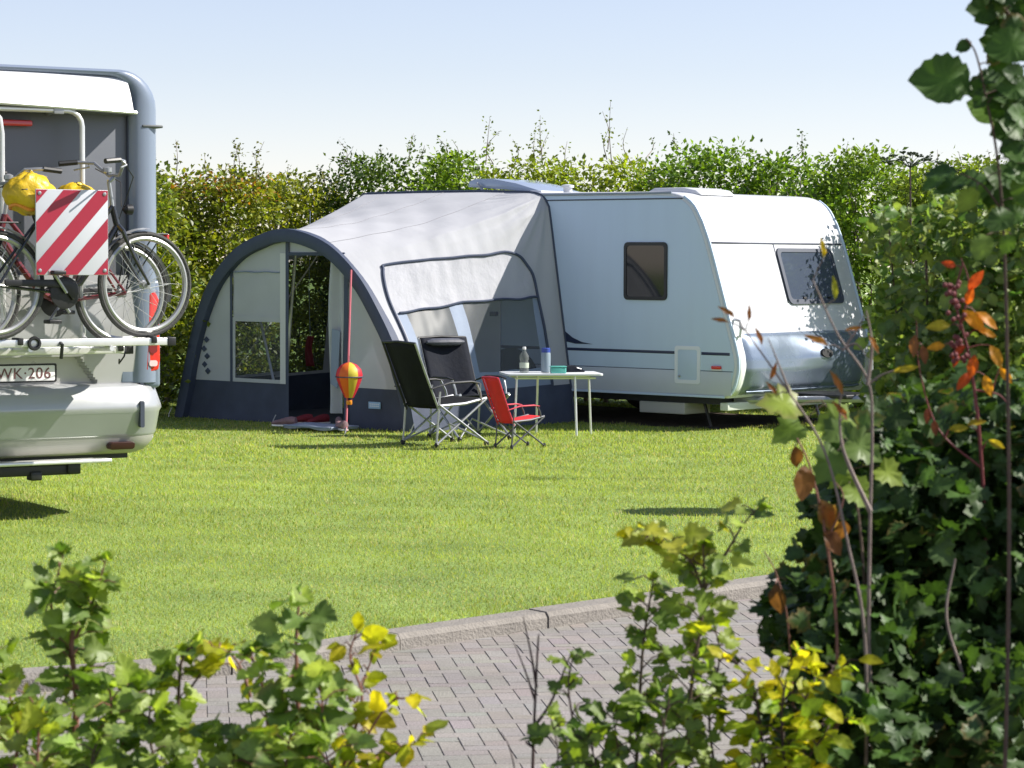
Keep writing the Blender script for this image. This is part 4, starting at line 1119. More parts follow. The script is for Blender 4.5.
folding_chair('small red child-size folding chair standing left of the table', (.07, 23.0, 0), R(38), M['chairred'], M['darktube'], .66, .36, 1.0, False, True)

# table
tbl = thing('camping_table', 'small grey folding table with bottles standing beside the awning', 'table', (.40, 24.72, 0), R(8))
MB().prism(rrect(-.50, .47, -.28, .28, .04), lambda a, b: (a, b, .600), lambda a, b: (a, b, .622)).build('tabletop', M['tabletop'], tbl, bevel=.004)
for x, y in ((-.40, -.22), (.20, -.24), (.40, .10), (-.12, .22)):
    MB().tube([(x * .96, y * .9, .60), (x * 1.03, y * 1.08, .0)], .012, 8).build('leg', M['alu'], tbl)
MB().tube([(-.40, -.21, .575), (.40, -.21, .575), (.40, .21, .575), (-.40, .21, .575)], .010, 6, closed=True).build('frame', M['alu'], tbl)
def bottle(label, x, y, prof, m, capm, cap, cat='bottle'):
    p = Vector((.40, 24.72, .622)) + Matrix.Rotation(R(8), 3, 'Z') @ Vector((x, y, 0))
    t = thing('bottle', label, cat, p, 0, 'things on the camping table')
    MB().lathe(prof, (0, 0, 0), (0, 0, 1), 18).build('body', m, t)
    MB().lathe(cap, (0, 0, 0), (0, 0, 1), 14).build('cap', capm, t)
    return t
b1 = bottle('clear plastic water bottle with pale cap on the table', -.29, -.05, [(.02, .001), (.046, .008), (.046, .10), (.040, .12), (.046, .14), (.046, .17), (.018, .215), (.016, .235)], M['bottle'], M['plate'], [(.018, .232), (.018, .255), (.015, .258)])
MB().lathe([(.0466, .05), (.0468, .052), (.0468, .098), (.0466, .10)], (0, 0, 0), (0, 0, 1), 18).build('label', mat('bottle_label', (.45, .50, .40), .6), b1)
bottle('milky bottle with a blue cap on the table beside the teal box', -.065, .0, [(.03, .001), (.048, .008), (.048, .19), (.040, .205)], mat('milky_plastic', (.30, .37, .42), .35, trans=.3), M['bluecap'], [(.044, .20), (.044, .24), (.038, .245)])
bx = thing('plastic_box', 'small teal plastic box with lid on the table', 'box', Vector((.40, 24.72, .622)) + Vector((.055, -.17, 0)), R(8), 'things on the camping table')
MB().box(-.075, .075, -.05, .05, 0, .06).build('tub', M['teal'], bx, bevel=.01)
MB().box(-.079, .079, -.054, .054, .061, .072).build('lid', M['teal'], bx, bevel=.004)
dk = thing('dark_pouch', 'flat dark pouch lying on the table right of the teal box', 'pouch', Vector((.40, 24.72, .6225)) + Vector((.20, .12, 0)), R(20), 'things on the camping table')
MB().prism([(-.10, 0), (-.08, .05), (-.02, .07), (.06, .05), (.12, .015), (.12, 0)], lambda a, b: (a, -.05, b), lambda a, b: (a, .05, b)).build('pouch', M['chairnavy'], dk, bevel=.012)
MB().tube([(.03, -.052, .045), (.08, -.052, .03)], .004, 5).build('zip', M['steel'], dk)

# balloon spinner hanging from the strap
p = P0 + AX * _a.lerp(_b, .66).x + NO * (_a.lerp(_b, .66).y + .05) + Vector((.055, -.1, .535))
bs = thing('wind_spinner', 'red orange and yellow balloon-shaped wind spinner hanging on the red strap', 'wind spinner', p, 0)
prof = [(.028, -.18), (.045, -.18), (.085, -.10), (.125, .0), (.135, .05), (.12, .105), (.08, .15), (.03, .172), (.004, .176)]
cols = [M['chairred'], mat('spin_orange', (.75, .16, .02), .5, trans=.25), mat('spin_yellow', (.72, .62, .06), .5, trans=.25), mat('spin_red', (.6, .03, .05), .5, trans=.25)]
for k in range(8):
    a0, a1 = 2 * math.pi * k / 8, 2 * math.pi * (k + 1) / 8
    seg = MB().grid(lambda a, i: (prof[int(i)][0] * math.cos(a), prof[int(i)][0] * math.sin(a), prof[int(i)][1]), np.linspace(a0, a1, 5), range(len(prof)))
    seg.build('gore', cols[[1, 3, 2, 1, 3, 1, 2, 3][k]], bs)
MB().ring((0, 0, .03), (0, 0, 1), .137, .006, 28, 6).build('band', M['arch'], bs)
MB().lathe([(.025, -.25), (.03, -.24), (.03, -.21), (.02, -.205)], (0, 0, 0), (0, 0, 1), 12).build('basket', M['yelloworange'], bs)
MB().tube([(.025, 0, -.21), (.03, 0, -.182)], .002, 4).tube([(-.025, 0, -.21), (-.03, 0, -.182)], .002, 4).tube([(0, 0, .176), (0, 0, .24)], .003, 4).build('cord', M['redband'], bs)

# doormat and shoes at the awning entrance
dm = cw(3.15, 2.83, .0)
d = thing('doormat', 'pale blue-grey mat lying on the grass at the awning entrance', 'doormat', dm, CRZ)
MB().grid(lambda a, b: (-.33 + .66 * a, -.20 + .40 * b, .045 + .012 * math.sin(a * 9) * math.sin(b * 5)), np.linspace(0, 1, 20), np.linspace(0, 1, 12)).build('mat', M['mat'], d, solid=.03)
MB().tube([(-.33, -.20, .05), (.33, -.20, .05), (.33, .20, .05), (-.33, .20, .05)], .012, 6, closed=True).build('edging', M['strap'], d)
def shoe(label, c, rz, m, s=1.0):
    t = thing('shoe', label, 'shoe', c, rz, 'shoes left at the awning entrance')
    rows = []
    for x, w, h in ((-.13, .02, .06), (-.12, .035, .085), (-.07, .038, .09), (-.01, .036, .08), (.05, .043, .06), (.11, .042, .045), (.145, .02, .03)):
        rows.append([(x * s, w * s * math.cos(a), (.012 + h * .5 + h * .5 * math.sin(a)) * s) for a in np.linspace(0, 2 * math.pi, 10, endpoint=False)])
    MB().add([v for r_ in rows for v in r_], [(i * 10 + j, i * 10 + (j + 1) % 10, (i + 1) * 10 + (j + 1) % 10, (i + 1) * 10 + j) for i in range(6) for j in range(10)] + [tuple(range(10)), tuple(60 + j for j in reversed(range(10)))]).build('upper', m, t)
    MB().prism([(-.135, -.03), (-.05, -.034), (.08, -.043), (.14, -.02), (.14, .02), (.08, .043), (-.05, .034), (-.135, .03)], lambda x, y: (x * s, y * s, 0), lambda x, y: (x * s, y * s, .016 * s)).build('sole', M['plate'], t)
    return t
shoe('dark red shoe just inside the awning doorway', cw(3.86, 2.42, .02), CRZ + 1.2, M['redshoe'], 1.0)
shoe('dark red shoe behind its pair inside the awning doorway', cw(3.72, 2.30, .02), CRZ + 1.5, M['redshoe'], 1.0)
shoe('pinkish shoe at the left end of the doormat', cw(3.60, 2.90, .03), CRZ + .4, M['pinkshoe'])
shoe('pale shoe lying beside the peg of the red strap', cw(2.78, 2.90, .03), CRZ - .5, M['pinkshoe'])
shoe('pale shoe on the right corner of the doormat', cw(2.92, 2.80, .06), CRZ + 2.4, M['pinkshoe'], .9)
# red cloth inside the awning
_tu, _tz = on_plane(310, 336, .9)
tw = thing('towel', 'red towel hanging inside the dark awning doorway', 'towel', cw(_tu, .9, _tz), CRZ)
MB().grid(lambda a, b: (-.06 + .12 * a + .02 * math.sin(b * 4), .02 * math.sin(a * 12 + b * 2), -.34 * b), np.linspace(0, 1, 14), np.linspace(0, 1, 10)).build('cloth', M['redshoe'], tw, solid=.006)
MB().tube([(0, 0, 0), (.02, 0, .5), (.0, 0, 2.28 - _tz)], .004, 5).build('cord', M['strap'], tw)
# ================================================================== HEDGE
def hedge_shrub(label, px, hw, D, ytop, pal, n=12000, shoots=(), ls=.085, spread=.28, dep=.85, stems=5, ybase=None, gap=.0, redtop=False):
    top = at(px, ytop, D).z
    c = at(px, 300, D); c.z = 0
    rx = hw / FPX * D; ry = dep
    t = thing('hedge_shrub', label, 'shrub', c, 0, 'shrubs of the tall hedge')
    K = int(150 * rx * top / 2.4) + 20
    # clump centres near the shell of a soft box
    cc = []
    while len(cc) < K:
        p = rng.uniform(-1, 1, 3)
        q = (abs(p[0]) ** 2.6 + abs(p[1]) ** 2.4 + abs(p[2]) ** 5) ** (1 / 3.0)
        if q < 1 and (q > .66 or rng.random() < .16): cc.append(p)
    cc = np.array(cc)
    W3 = np.array([rx, ry, top / 2])
    cpos = cc * W3 * np.array([.98, .92, .96]) + np.array([0, 0, top / 2])
    csize = rng.uniform(.09, .20, K); cb = rng.normal(1, .17, K)
    n = int(n * 1.75)
    i = rng.integers(0, K, n)
    pos = cpos[i] + rng.normal(0, 1, (n, 3)) * csize[i][:, None] * np.array([1, 1, .6])
    dirs = unit(pos - cpos[i]) * .8 + rng.normal(0, .6, (n, 3)) + np.array([0, 0, .1])
    ups = unit(cc[i] * np.array([.6, .6, .3])) * .5 + np.array([0, 0, .7]) + rng.normal(0, .55, (n, 3))
    tint = palette(n, pal, spread) * cb[i][:, None] * np.array([1.62, 1.66, .80])
    size = rng.uniform(.6, 1.2, n) * ls * .88
    over = pos[:, 2] > top - .02; pos[over, 2] = top - .02 - np.abs(rng.normal(0, .10, over.sum())) + .06 * np.sin(pos[over, 0] * 9 + px)
    if redtop:
        rt = (pos[:, 2] > top - .45) & (rng.random(n) < .20); tint[rt] = tint[rt] * np.array([1.5, .62, .9])
    keep = (pos[:, 2] > .04)
    pos, dirs, ups, tint, size = pos[keep], dirs[keep], ups[keep], tint[keep], size[keep]
    br = MB()
    for k in range(stems):
        x0 = rng.uniform(-.7, .7) * rx; y0 = rng.uniform(-.4, .4)
        p = [Vector((x0, y0, 0))]
        for q in range(4):
            l = p[-1]; p.append(l + Vector((rng.normal(0, .14), rng.normal(0, .12), top * .22)))
        br.tube(p, [.035, .028, .02, .013, .005], 6)
        for q in range(5):
            s = p[rng.integers(1, 4)]; e = s + Vector((rng.normal(0, .35), rng.normal(0, .35), rng.uniform(.2, .55)))
            br.tube([s, (s + e) / 2 + Vector((0, 0, .06)), e], [.014, .009, .003], 5)
    for (sx, sy, base_y, ln) in shoots:       # loose shoots standing above the hedge line
        e = at(sx, sy, D + rng.uniform(-.2, .2)) - c; b = at(sx + rng.uniform(-8, 8), base_y, D) - c
        mid = (e + b) / 2 + Vector((rng.normal(0, .04), rng.normal(0, .05), 0))
        pts = crom([tuple(b), tuple(mid), tuple(e)], 6)
        br.tube([tuple(p) for p in pts], list(np.linspace(.007, .002, len(pts))), 5)
        m = ln
        k = rng.random(m) ** .8; ii = (k * (len(pts) - 1)).astype(int)
        pp_ = pts[ii] + rng.normal(0, .035, (m, 3))
        pos = np.vstack([pos, pp_]); dd_ = rng.normal(0, 1, (m, 3)) + np.array([0, 0, .4]); dirs = np.vstack([dirs, dd_])
        ups = np.vstack([ups, rng.normal(0, .6, (m, 3)) + np.array([0, 0, .6])]); tint = np.vstack([tint, palette(m, pal, .2)]); size = np.r_[size, rng.uniform(.4, .7, m) * ls]
    leaves('foliage', M['leafhedge'], t, pos + np.array(c), dirs, ups, size, tint, 'diamond')
    br.build('branches', M['greybark'], t)
    return t
G_OLIVE = [(.105, .125, .022), (.075, .10, .018), (.16, .16, .03), (.055, .08, .016)]
G_RED = [(.115, .13, .022), (.14, .095, .028), (.085, .115, .018), (.17, .10, .03), (.11, .14, .02), (.13, .15, .022)]
G_YEL = [(.15, .155, .022), (.11, .13, .02), (.19, .18, .03), (.08, .10, .018)]
G_DARK = [(.03, .055, .014), (.04, .07, .016), (.06, .085, .02)]
G_BRI = [(.10, .155, .022), (.075, .125, .02), (.13, .18, .03)]
G_YG = [(.145, .175, .022), (.11, .15, .02), (.18, .20, .03)]
G_MID = [(.07, .12, .02), (.055, .10, .018), (.10, .15, .025)]
G_PALE = [(.10, .14, .03), (.13, .165, .04), (.08, .115, .024), (.16, .19, .055)]
H = hedge_shrub
H('olive hedge shrub behind the motorhome corner, leftmost of the hedge', 110, 70, 27.5, 158, G_OLIVE)
H('reddish-tipped hedge shrub just right of the motorhome', 206, 62, 30.2, 166, G_YEL + G_OLIVE, 9500, redtop=True, shoots=[(176, 140, 175, 26), (205, 156, 180, 22), (233, 140, 175, 34), (238, 147, 178, 24), (264, 142, 180, 26), (252, 152, 180, 26)])
H('yellow olive hedge shrub behind the left haunch of the awning arch', 290, 58, 32.4, 174, G_YEL, 9000, [(288, 166, 185, 14), (318, 168, 182, 16)], gap=.2)
H('darkest green hedge shrub above the left end of the awning roof', 372, 46, 32.5, 155, G_DARK, 7000, [(338, 140, 170, 40), (352, 150, 168, 26), (380, 148, 165, 24)])
H('bright leafy hedge shrub with loose tips between the dark shrub and the roof skylight', 443, 50, 31.8, 152, G_BRI, 7200, [(413, 134, 160, 40), (437, 138, 160, 36), (424, 146, 162, 26), (452, 141, 165, 18)])
H('yellow-green hedge shrub with tall thin shoots behind the roof skylight', 532, 54, 31.2, 156, G_YG, 7600, [(489, 118, 165, 26), (498, 132, 165, 30), (512, 140, 168, 30), (539, 116, 160, 34), (534, 134, 165, 44), (548, 132, 165, 30), (566, 142, 168, 20)])
H('yellow-green hedge shrub behind the middle of the caravan roof with one high wispy shoot', 616, 48, 30.6, 158, G_YG, 7000, [(609, 102, 165, 16), (608, 128, 160, 14), (626, 128, 165, 12), (601, 112, 150, 8)])
H('deep green rounded hedge shrub behind the roof hatch of the caravan', 700, 58, 30.0, 139, G_BRI[:2] + G_MID, 8600, [(650, 138, 158, 14), (672, 134, 150, 16)])
H('mid green hedge shrub right of the caravan roof with one small upright tip', 786, 52, 29.8, 150, G_MID + G_BRI[:1], 8200, [(800, 131, 160, 30), (795, 142, 160, 16)])
H('tall pale green hedge shrub beyond the front window of the caravan', 868, 54, 29.3, 147, G_BRI + G_PALE[:1], 9000, [(846, 142, 160, 14)])
H('pale green loose hedge shrub behind the hazel branch', 962, 66, 27.3, 160, G_PALE, 9500, [(935, 150, 170, 14), (985, 150, 172, 16), (956, 152, 172, 14)])
H('green hedge shrub at the right edge of the photo', 1080, 80, 27.6, 158, G_MID, 8000)

# dark flat umbel standing above the hedge on the right
um = thing('umbel_plant', 'dark flat-topped umbel on a thin stem rising above the hedge at right', 'plant', Vector((at(908, 300, 20).x, 20, 0)))
mb = MB(); base = Vector((0, 0, 0)); topz = at(908, 158, 20).z
mb.tube([(0, 0, 0), (.03, .02, topz * .5), (0, 0, topz - .08)], [.012, .010, .007], 7)
fl_ = MB()
for k in range(15):
    a = 2.4 * k; r_ = .045 * math.sqrt(k) * 1.45
    e = (r_ * math.cos(a), r_ * math.sin(a) * .8, topz + .05 - r_ * .42 + rng.normal(0, .008))
    fl_.tube([(0, 0, topz - .08), (e[0] * .6, e[1] * .6, topz - .02), e], [.004, .003, .002], 5)
    for q in range(7):
        f_ = (e[0] + rng.normal(0, .02), e[1] + rng.normal(0, .02), e[2] + .012 + rng.normal(0, .004))
        fl_.tube([e, f_], .002, 4); fl_.lathe([(.004, -.002), (.014, .006), (.004, .012)], f_, (0, 0, 1), 7)
mb.build('stem', M['darkbark'], um); fl_.build('umbel', mat('umbel_dark', (.02, .035, .015), .7), um)

# ================================================================== FOREGROUND SHRUBS
BED = PAVEZ + .03
def grow(pxs, D, r0, bend=.0, root=True):
    pts = [at(x, y, D + (d[0] if d else 0)) for x, y, *d in pxs]
    if root:
        b = pts[0]; pts = [Vector((b.x - (pts[1].x - b.x) * .4, b.y + .05, BED - .03)), Vector((b.x * .98 + .0, b.y + .02, (b.z + BED) / 2))] + pts
    c = crom([tuple(p) for p in pts], 6)
    return c, list(np.linspace(r0, r0 * .3, len(c)))

class Leafy:
    def __init__(s): s.p = []; s.d = []; s.u = []; s.z = []; s.t = []; s.w = []
    def put(s, p, d, u, z, t, w=1.0):
        s.w.append(w)
        s.p.append(p); s.d.append(d); s.u.append(u); s.z.append(z); s.t.append(t)

def petioles(L, wood, n0):
    """join leaves added by hand to the nearest twig"""
    wv = np.array(wood.v)
    for p in L.p[n0:]:
        d = ((wv - np.asarray(p)) ** 2).sum(1); q = wv[d.argmin()]
        if d.min() > .0001:
            m_ = (q + np.asarray(p)) / 2 + np.array([0, 0, .004])
            wood.tube([tuple(q), tuple(m_), tuple(p)], [.0018, .0014, .0010], 5)

def clothe(L, wood, curve, t0, gap, size, pal, twig=(.05, .14), nl=(2, 5), droop=.25, spread=.2, side=None, tw=.0022, only_tip=False):
    """side twigs with leaves along a stem curve"""
    seg = np.linalg.norm(np.diff(curve, axis=0), axis=1); ln = np.r_[0, np.cumsum(seg)]; tot = ln[-1]
    s = t0 * tot; ang = rng.uniform(0, 6.28)
    while s < tot:
        p = np.array([np.interp(s, ln, curve[:, k]) for k in range(3)])
        ang += 2.4 + rng.normal(0, .4)
        h = np.array([math.cos(ang), math.sin(ang), rng.uniform(.1, .7)])
        if side is not None: h = h + np.array(side)
        h /= np.linalg.norm(h)
        l = rng.uniform(*twig) * (1 - .45 * s / tot)
        e = p + h * l
        wood.tube([tuple(p), tuple((p + e) / 2 + np.array([0, 0, .01])), tuple(e)], [tw, tw * .8, tw * .5], 5)
        k = rng.integers(nl[0], nl[1] + 1)
        for q in range(k):
            f = 1 if q == 0 else rng.uniform(.15, .95)
            d = h + rng.normal(0, .6, 3) * (0.35 if q == 0 else 1) + np.array([0, 0, -droop])
            L.put(p + h * l * f, d, np.array([0, -.45, .9]) + rng.normal(0, .45, 3), .92 * size * rng.uniform(.5, 1.2), palette(1, pal, spread)[0])
        s += gap * (.80 if curve[0][0] < -.5 else .70) * rng.uniform(.6, 1.4)
    # tip leaves
    tip = curve[-1]; dt = curve[-1] - curve[-2]; dt /= np.linalg.norm(dt)
    for q in range(4):
        L.put(tip, dt + rng.normal(0, .7, 3), np.array([0, 0, .6]) + rng.normal(0, .6, 3), size * rng.uniform(.35, .7), palette(1, pal, spread)[0])

def plant(name, label, cat, stems, m_bark, m_leaf, tpl, group=None, extra=None):
    """stems: list of dict(px, D, r, t0, gap, size, pal, ...)"""
    wood = MB(); L = Leafy(); base = None
    for st in stems:
        c, r = grow(st['px'], st['D'], st.get('r', .006), root=st.get('root', True))
        if base is None: base = Vector((c[0][0], c[0][1], BED)) if st.get('root', True) else Vector(tuple(c[0]))
        wood.tube([tuple(p) for p in c], r, 7)
        if st.get('gap'):
            clothe(L, wood, c[4:] if st.get('root', True) else c, st.get('t0', .3), st['gap'], st['size'], st['pal'], st.get('twig', (.05, .13)), st.get('nl', (2, 5)), st.get('droop', .25), st.get('spread', .2), st.get('side'))
    if extra:
        n0 = len(L.p); extra(L, wood); petioles(L, wood, n0)
    t = thing(name, label, cat, base, 0, group)
    wood.build('stems', m_bark, t, off=base)
    if L.p: leaves('foliage', m_leaf, t, np.array(L.p), np.array(L.d), np.array(L.u), np.array(L.z), np.clip(np.array(L.t) * np.array([1.85, 1.7, 1.1]), 0, .75), tpl, np.array(L.w))
    return t

F_DK = [(.04, .085, .018), (.045, .09, .02), (.06, .11, .025)]
F_MD = [(.08, .14, .025), (.13, .20, .03), (.05, .095, .02), (.19, .26, .045)]
F_GL = [(.22, .30, .11), (.28, .36, .15), (.10, .17, .04), (.05, .095, .025), (.22, .31, .07)]  # pale entries put sunlit leaf brightness into the colour
F_YL = [(.26, .27, .02), (.32, .29, .02), (.20, .24, .025), (.14, .19, .03)]
F_YG = [(.17, .23, .025), (.24, .26, .03), (.11, .18, .03)]
FG = 'foreground shrubs of the near hedge'
plant('leafy_shrub', 'dark green shrub with a reddish main stem at the left edge of the foreground', 'shrub', [
    dict(px=[(72, 790), (74, 700), (70, 640), (86, 585)], D=5.7, r=.013, t0=.2, gap=.020, size=.070, pal=F_DK + F_MD + F_GL[:2] + F_YG[:1], twig=(.04, .14), nl=(2, 4)),
    dict(px=[(74, 640), (92, 600), (105, 560)], D=5.7, r=.004, root=False, t0=.2, gap=.028, size=.055, pal=F_MD + F_YG[:1], twig=(.03, .09)),
    dict(px=[(70, 660), (50, 610), (62, 555)], D=5.72, r=.004, root=False, t0=.3, gap=.030, size=.060, pal=F_DK + F_GL, twig=(.03, .09)),
    dict(px=[(10, 800), (15, 740), (5, 690)], D=5.6, r=.008, t0=.3, gap=.022, size=.068, pal=F_MD + F_GL + F_YG, twig=(.05, .15)),
    dict(px=[(120, 800), (112, 740), (108, 690)], D=5.5, r=.007, t0=.3, gap=.022, size=.066, pal=F_MD + F_GL, twig=(.05, .14)),
    dict(px=[(40, 800), (35, 760), (38, 715)], D=5.35, r=.007, t0=.2, gap=.020, size=.068, pal=F_MD + F_GL + F_YG, twig=(.05, .16)),
    dict(px=[(-40, 800), (-30, 720), (-25, 650)], D=5.6, r=.008, t0=.2, gap=.026, size=.068, pal=F_MD, twig=(.05, .16)),
], M['redbark'], M['leaf'], 'tri', FG)
plant('leafy_shrub', 'low green shrub with pale leaf undersides right of the reddish stem', 'shrub', [
    dict(px=[(172, 800), (176, 730), (180, 665), (195, 645)], D=5.6, r=.008, t0=.25, gap=.030, size=.064, pal=F_MD + F_GL + F_YG, twig=(.04, .12)),
    dict(px=[(160, 800), (148, 740), (150, 690)], D=5.5, r=.006, t0=.2, gap=.024, size=.066, pal=F_MD + F_GL, twig=(.05, .14)),
    dict(px=[(215, 800), (222, 760), (205, 735)], D=5.4, r=.006, t0=.2, gap=.026, size=.062, pal=F_DK + F_MD, twig=(.05, .12)),
    dict(px=[(105, 810), (90, 770), (95, 745)], D=5.3, r=.006, t0=.2, gap=.022, size=.066, pal=F_MD + F_GL, twig=(.06, .16)),
    dict(px=[(190, 690), (207, 665), (212, 652)], D=5.6, r=.003, root=False, t0=.4, gap=.032, size=.055, pal=F_YG + F_YL[:1], twig=(.02, .06)),
], M['bark'], M['leaf'], 'tri', FG)
plant('leafy_shrub', 'green shrub with broad grey-green leaves and a bare pointed leader in front of the kerb', 'shrub', [
    dict(px=[(300, 800), (297, 700), (296, 640), (299, 598)], D=5.4, r=.008, t0=.15, gap=.030, size=.078, pal=F_GL + F_DK, twig=(.04, .11), nl=(1, 3)),
    dict(px=[(285, 800), (268, 735), (262, 690), (250, 655)], D=5.45, r=.006, t0=.2, gap=.030, size=.074, pal=F_DK + F_GL, twig=(.04, .11), nl=(2, 3)),
    dict(px=[(310, 800), (322, 720), (318, 680)], D=5.35, r=.006, t0=.2, gap=.026, size=.066, pal=F_GL + F_MD, twig=(.05, .12)),
    dict(px=[(260, 810), (255, 770), (240, 742)], D=5.3, r=.006, t0=.2, gap=.020, size=.066, pal=F_MD + F_GL + F_YG, twig=(.05, .14)),
    dict(px=[(330, 810), (332, 775), (318, 752)], D=5.25, r=.006, t0=.2, gap=.022, size=.068, pal=F_MD + F_GL, twig=(.05, .14)),
    dict(px=[(280, 810), (285, 770), (290, 735)], D=5.25, r=.006, t0=.1, gap=.018, size=.066, pal=F_MD + F_GL + F_YG, twig=(.05, .14)),
], M['redbark'], M['leaf'], 'tri', FG)
plant('leafy_shrub', 'yellow-leaved arching sprays in front of the paving, with orange-brown twigs', 'shrub', [
    dict(px=[(335, 810), (350, 750), (362, 700), (350, 660), (357, 632)], D=5.5, r=.006, t0=.2, gap=.034, size=.070, pal=F_YL, twig=(.03, .09), nl=(1, 2), droop=.5),
    dict(px=[(340, 800), (370, 735), (392, 705), (412, 700)], D=5.45, r=.005, t0=.2, gap=.030, size=.068, pal=F_YL + F_YG[:1], twig=(.03, .08), nl=(1, 3), droop=.7),
    dict(px=[(345, 810), (385, 765), (418, 745)], D=5.4, r=.005, t0=.15, gap=.026, size=.066, pal=F_YL + F_YG, twig=(.03, .09), nl=(1, 3), droop=.4),
    dict(px=[(250, 700), (240, 670), (228, 655), (210, 648)], D=5.55, r=.004, root=False, t0=.2, gap=.030, size=.066, pal=F_YL + F_YG[:2], twig=(.03, .08), nl=(1, 3), droop=.5),
    dict(px=[(335, 790), (372, 660), (382, 645)], D=5.6, r=.004, t0=.4, gap=.034, size=.064, pal=F_YL, twig=(.02, .07), nl=(1, 2), droop=.6),
], M['redbark'], M['leafthin'], 'oval', FG)
# bare dry twigs in the middle
plant('bare_twig', 'bare dark forked twig standing alone in front of the paving', 'twig', [
    dict(px=[(534, 800), (536, 720), (539, 650), (540, 636)], D=5.6, r=.0055),
    dict(px=[(538, 690), (532, 655), (524, 618)], D=5.6, r=.0035, root=False),
    dict(px=[(537, 705), (526, 672), (515, 645)], D=5.62, r=.003, root=False),
    dict(px=[(536, 730), (552, 706), (566, 672), (574, 652)], D=5.58, r=.004, root=False),
    dict(px=[(534, 750), (529, 747), (527, 744)], D=5.6, r=.004, root=False),
    dict(px=[(518, 800), (512, 755), (502, 735)], D=5.55, r=.003),
], M['darkbark'], M['leaf'], 'oval', None)
plant('leafy_shrub', 'small green sapling beside the bare twig', 'shrub', [
    dict(px=[(580, 800), (576, 735), (570, 690), (574, 660)], D=5.5, r=.005, t0=.2, gap=.040, size=.046, pal=F_MD + F_YG[:1], twig=(.03, .09), nl=(2, 3)),
    dict(px=[(555, 810), (560, 760), (552, 718)], D=5.45, r=.004, t0=.2, gap=.040, size=.054, pal=F_DK + F_GL, twig=(.04, .09), nl=(2, 3)),
    dict(px=[(600, 810), (598, 770), (590, 740)], D=5.4, r=.005, t0=.1, gap=.026, size=.054, pal=F_DK + F_MD, twig=(.04, .12)),
], M['darkbark'], M['leaf'], 'lobed', FG)
plant('leafy_shrub', 'slender shrub with lobed leaves and a yellow leaning top in front of the kerb', 'shrub', [
    dict(px=[(638, 800), (642, 700), (646, 640), (655, 580)], D=5.7, r=.007, t0=.12, gap=.026, size=.054, pal=F_MD + F_YG[:1] + F_DK, twig=(.03, .11), nl=(2, 4)),
    dict(px=[(688, 800), (694, 690), (704, 620), (706, 575), (704, 545)], D=5.6, r=.007, t0=.12, gap=.022, size=.060, pal=F_MD + F_YG + F_GL[:1], twig=(.04, .12), nl=(2, 4)),
    dict(px=[(704, 590), (690, 560), (660, 545), (632, 535)], D=5.6, r=.004, root=False, t0=.10, gap=.018, size=.060, pal=F_YL + F_YG[:1], twig=(.03, .08), nl=(1, 3), droop=.1),
    dict(px=[(705, 590), (730, 550), (745, 525), (760, 508)], D=5.65, r=.004, root=False, t0=.1, gap=.036, size=.056, pal=F_YG + F_MD, twig=(.03, .08), nl=(2, 3)),
    dict(px=[(668, 810), (664, 750), (672, 700)], D=5.45, r=.006, t0=.1, gap=.020, size=.054, pal=F_MD + F_DK, twig=(.04, .13)),
    dict(px=[(620, 810), (622, 770), (615, 715)], D=5.5, r=.005, t0=.15, gap=.024, size=.050, pal=F_DK + F_MD, twig=(.04, .11)),
    dict(px=[(720, 800), (712, 720), (722, 660), (716, 625)], D=5.7, r=.005, t0=.2, gap=.028, size=.050, pal=F_YG + F_MD, twig=(.04, .10)),
], M['bark'], M['leaf'], 'lobed', FG)
plant('leafy_shrub', 'sunlit yellow-green spray hanging in front of the dark shrub', 'shrub', [
    dict(px=[(770, 810), (765, 740), (755, 690), (735, 660)], D=5.4, r=.006, t0=.2, gap=.022, size=.058, pal=F_YG + F_YL[:2], twig=(.04, .11), nl=(2, 4)),
    dict(px=[(800, 810), (800, 740), (815, 690), (845, 670)], D=5.4, r=.005, t0=.15, gap=.022, size=.058, pal=F_YG + F_YL[:2], twig=(.04, .10), nl=(2, 4)),
    dict(px=[(790, 800), (785, 725), (790, 680), (800, 655)], D=5.35, r=.005, t0=.15, gap=.022, size=.058, pal=F_YL + F_YG, twig=(.04, .10), nl=(2, 4)),
    dict(px=[(795, 810), (820, 750), (852, 720)], D=5.35, r=.005, t0=.2, gap=.026, size=.056, pal=F_YG, twig=(.04, .10), nl=(2, 4)),
    dict(px=[(745, 810), (765, 765), (760, 745)], D=5.3, r=.005, t0=.1, gap=.022, size=.054, pal=F_YG + F_MD, twig=(.04, .10), nl=(2, 4)),
], M['darkbark'], M['leafthin'], 'oval', FG)

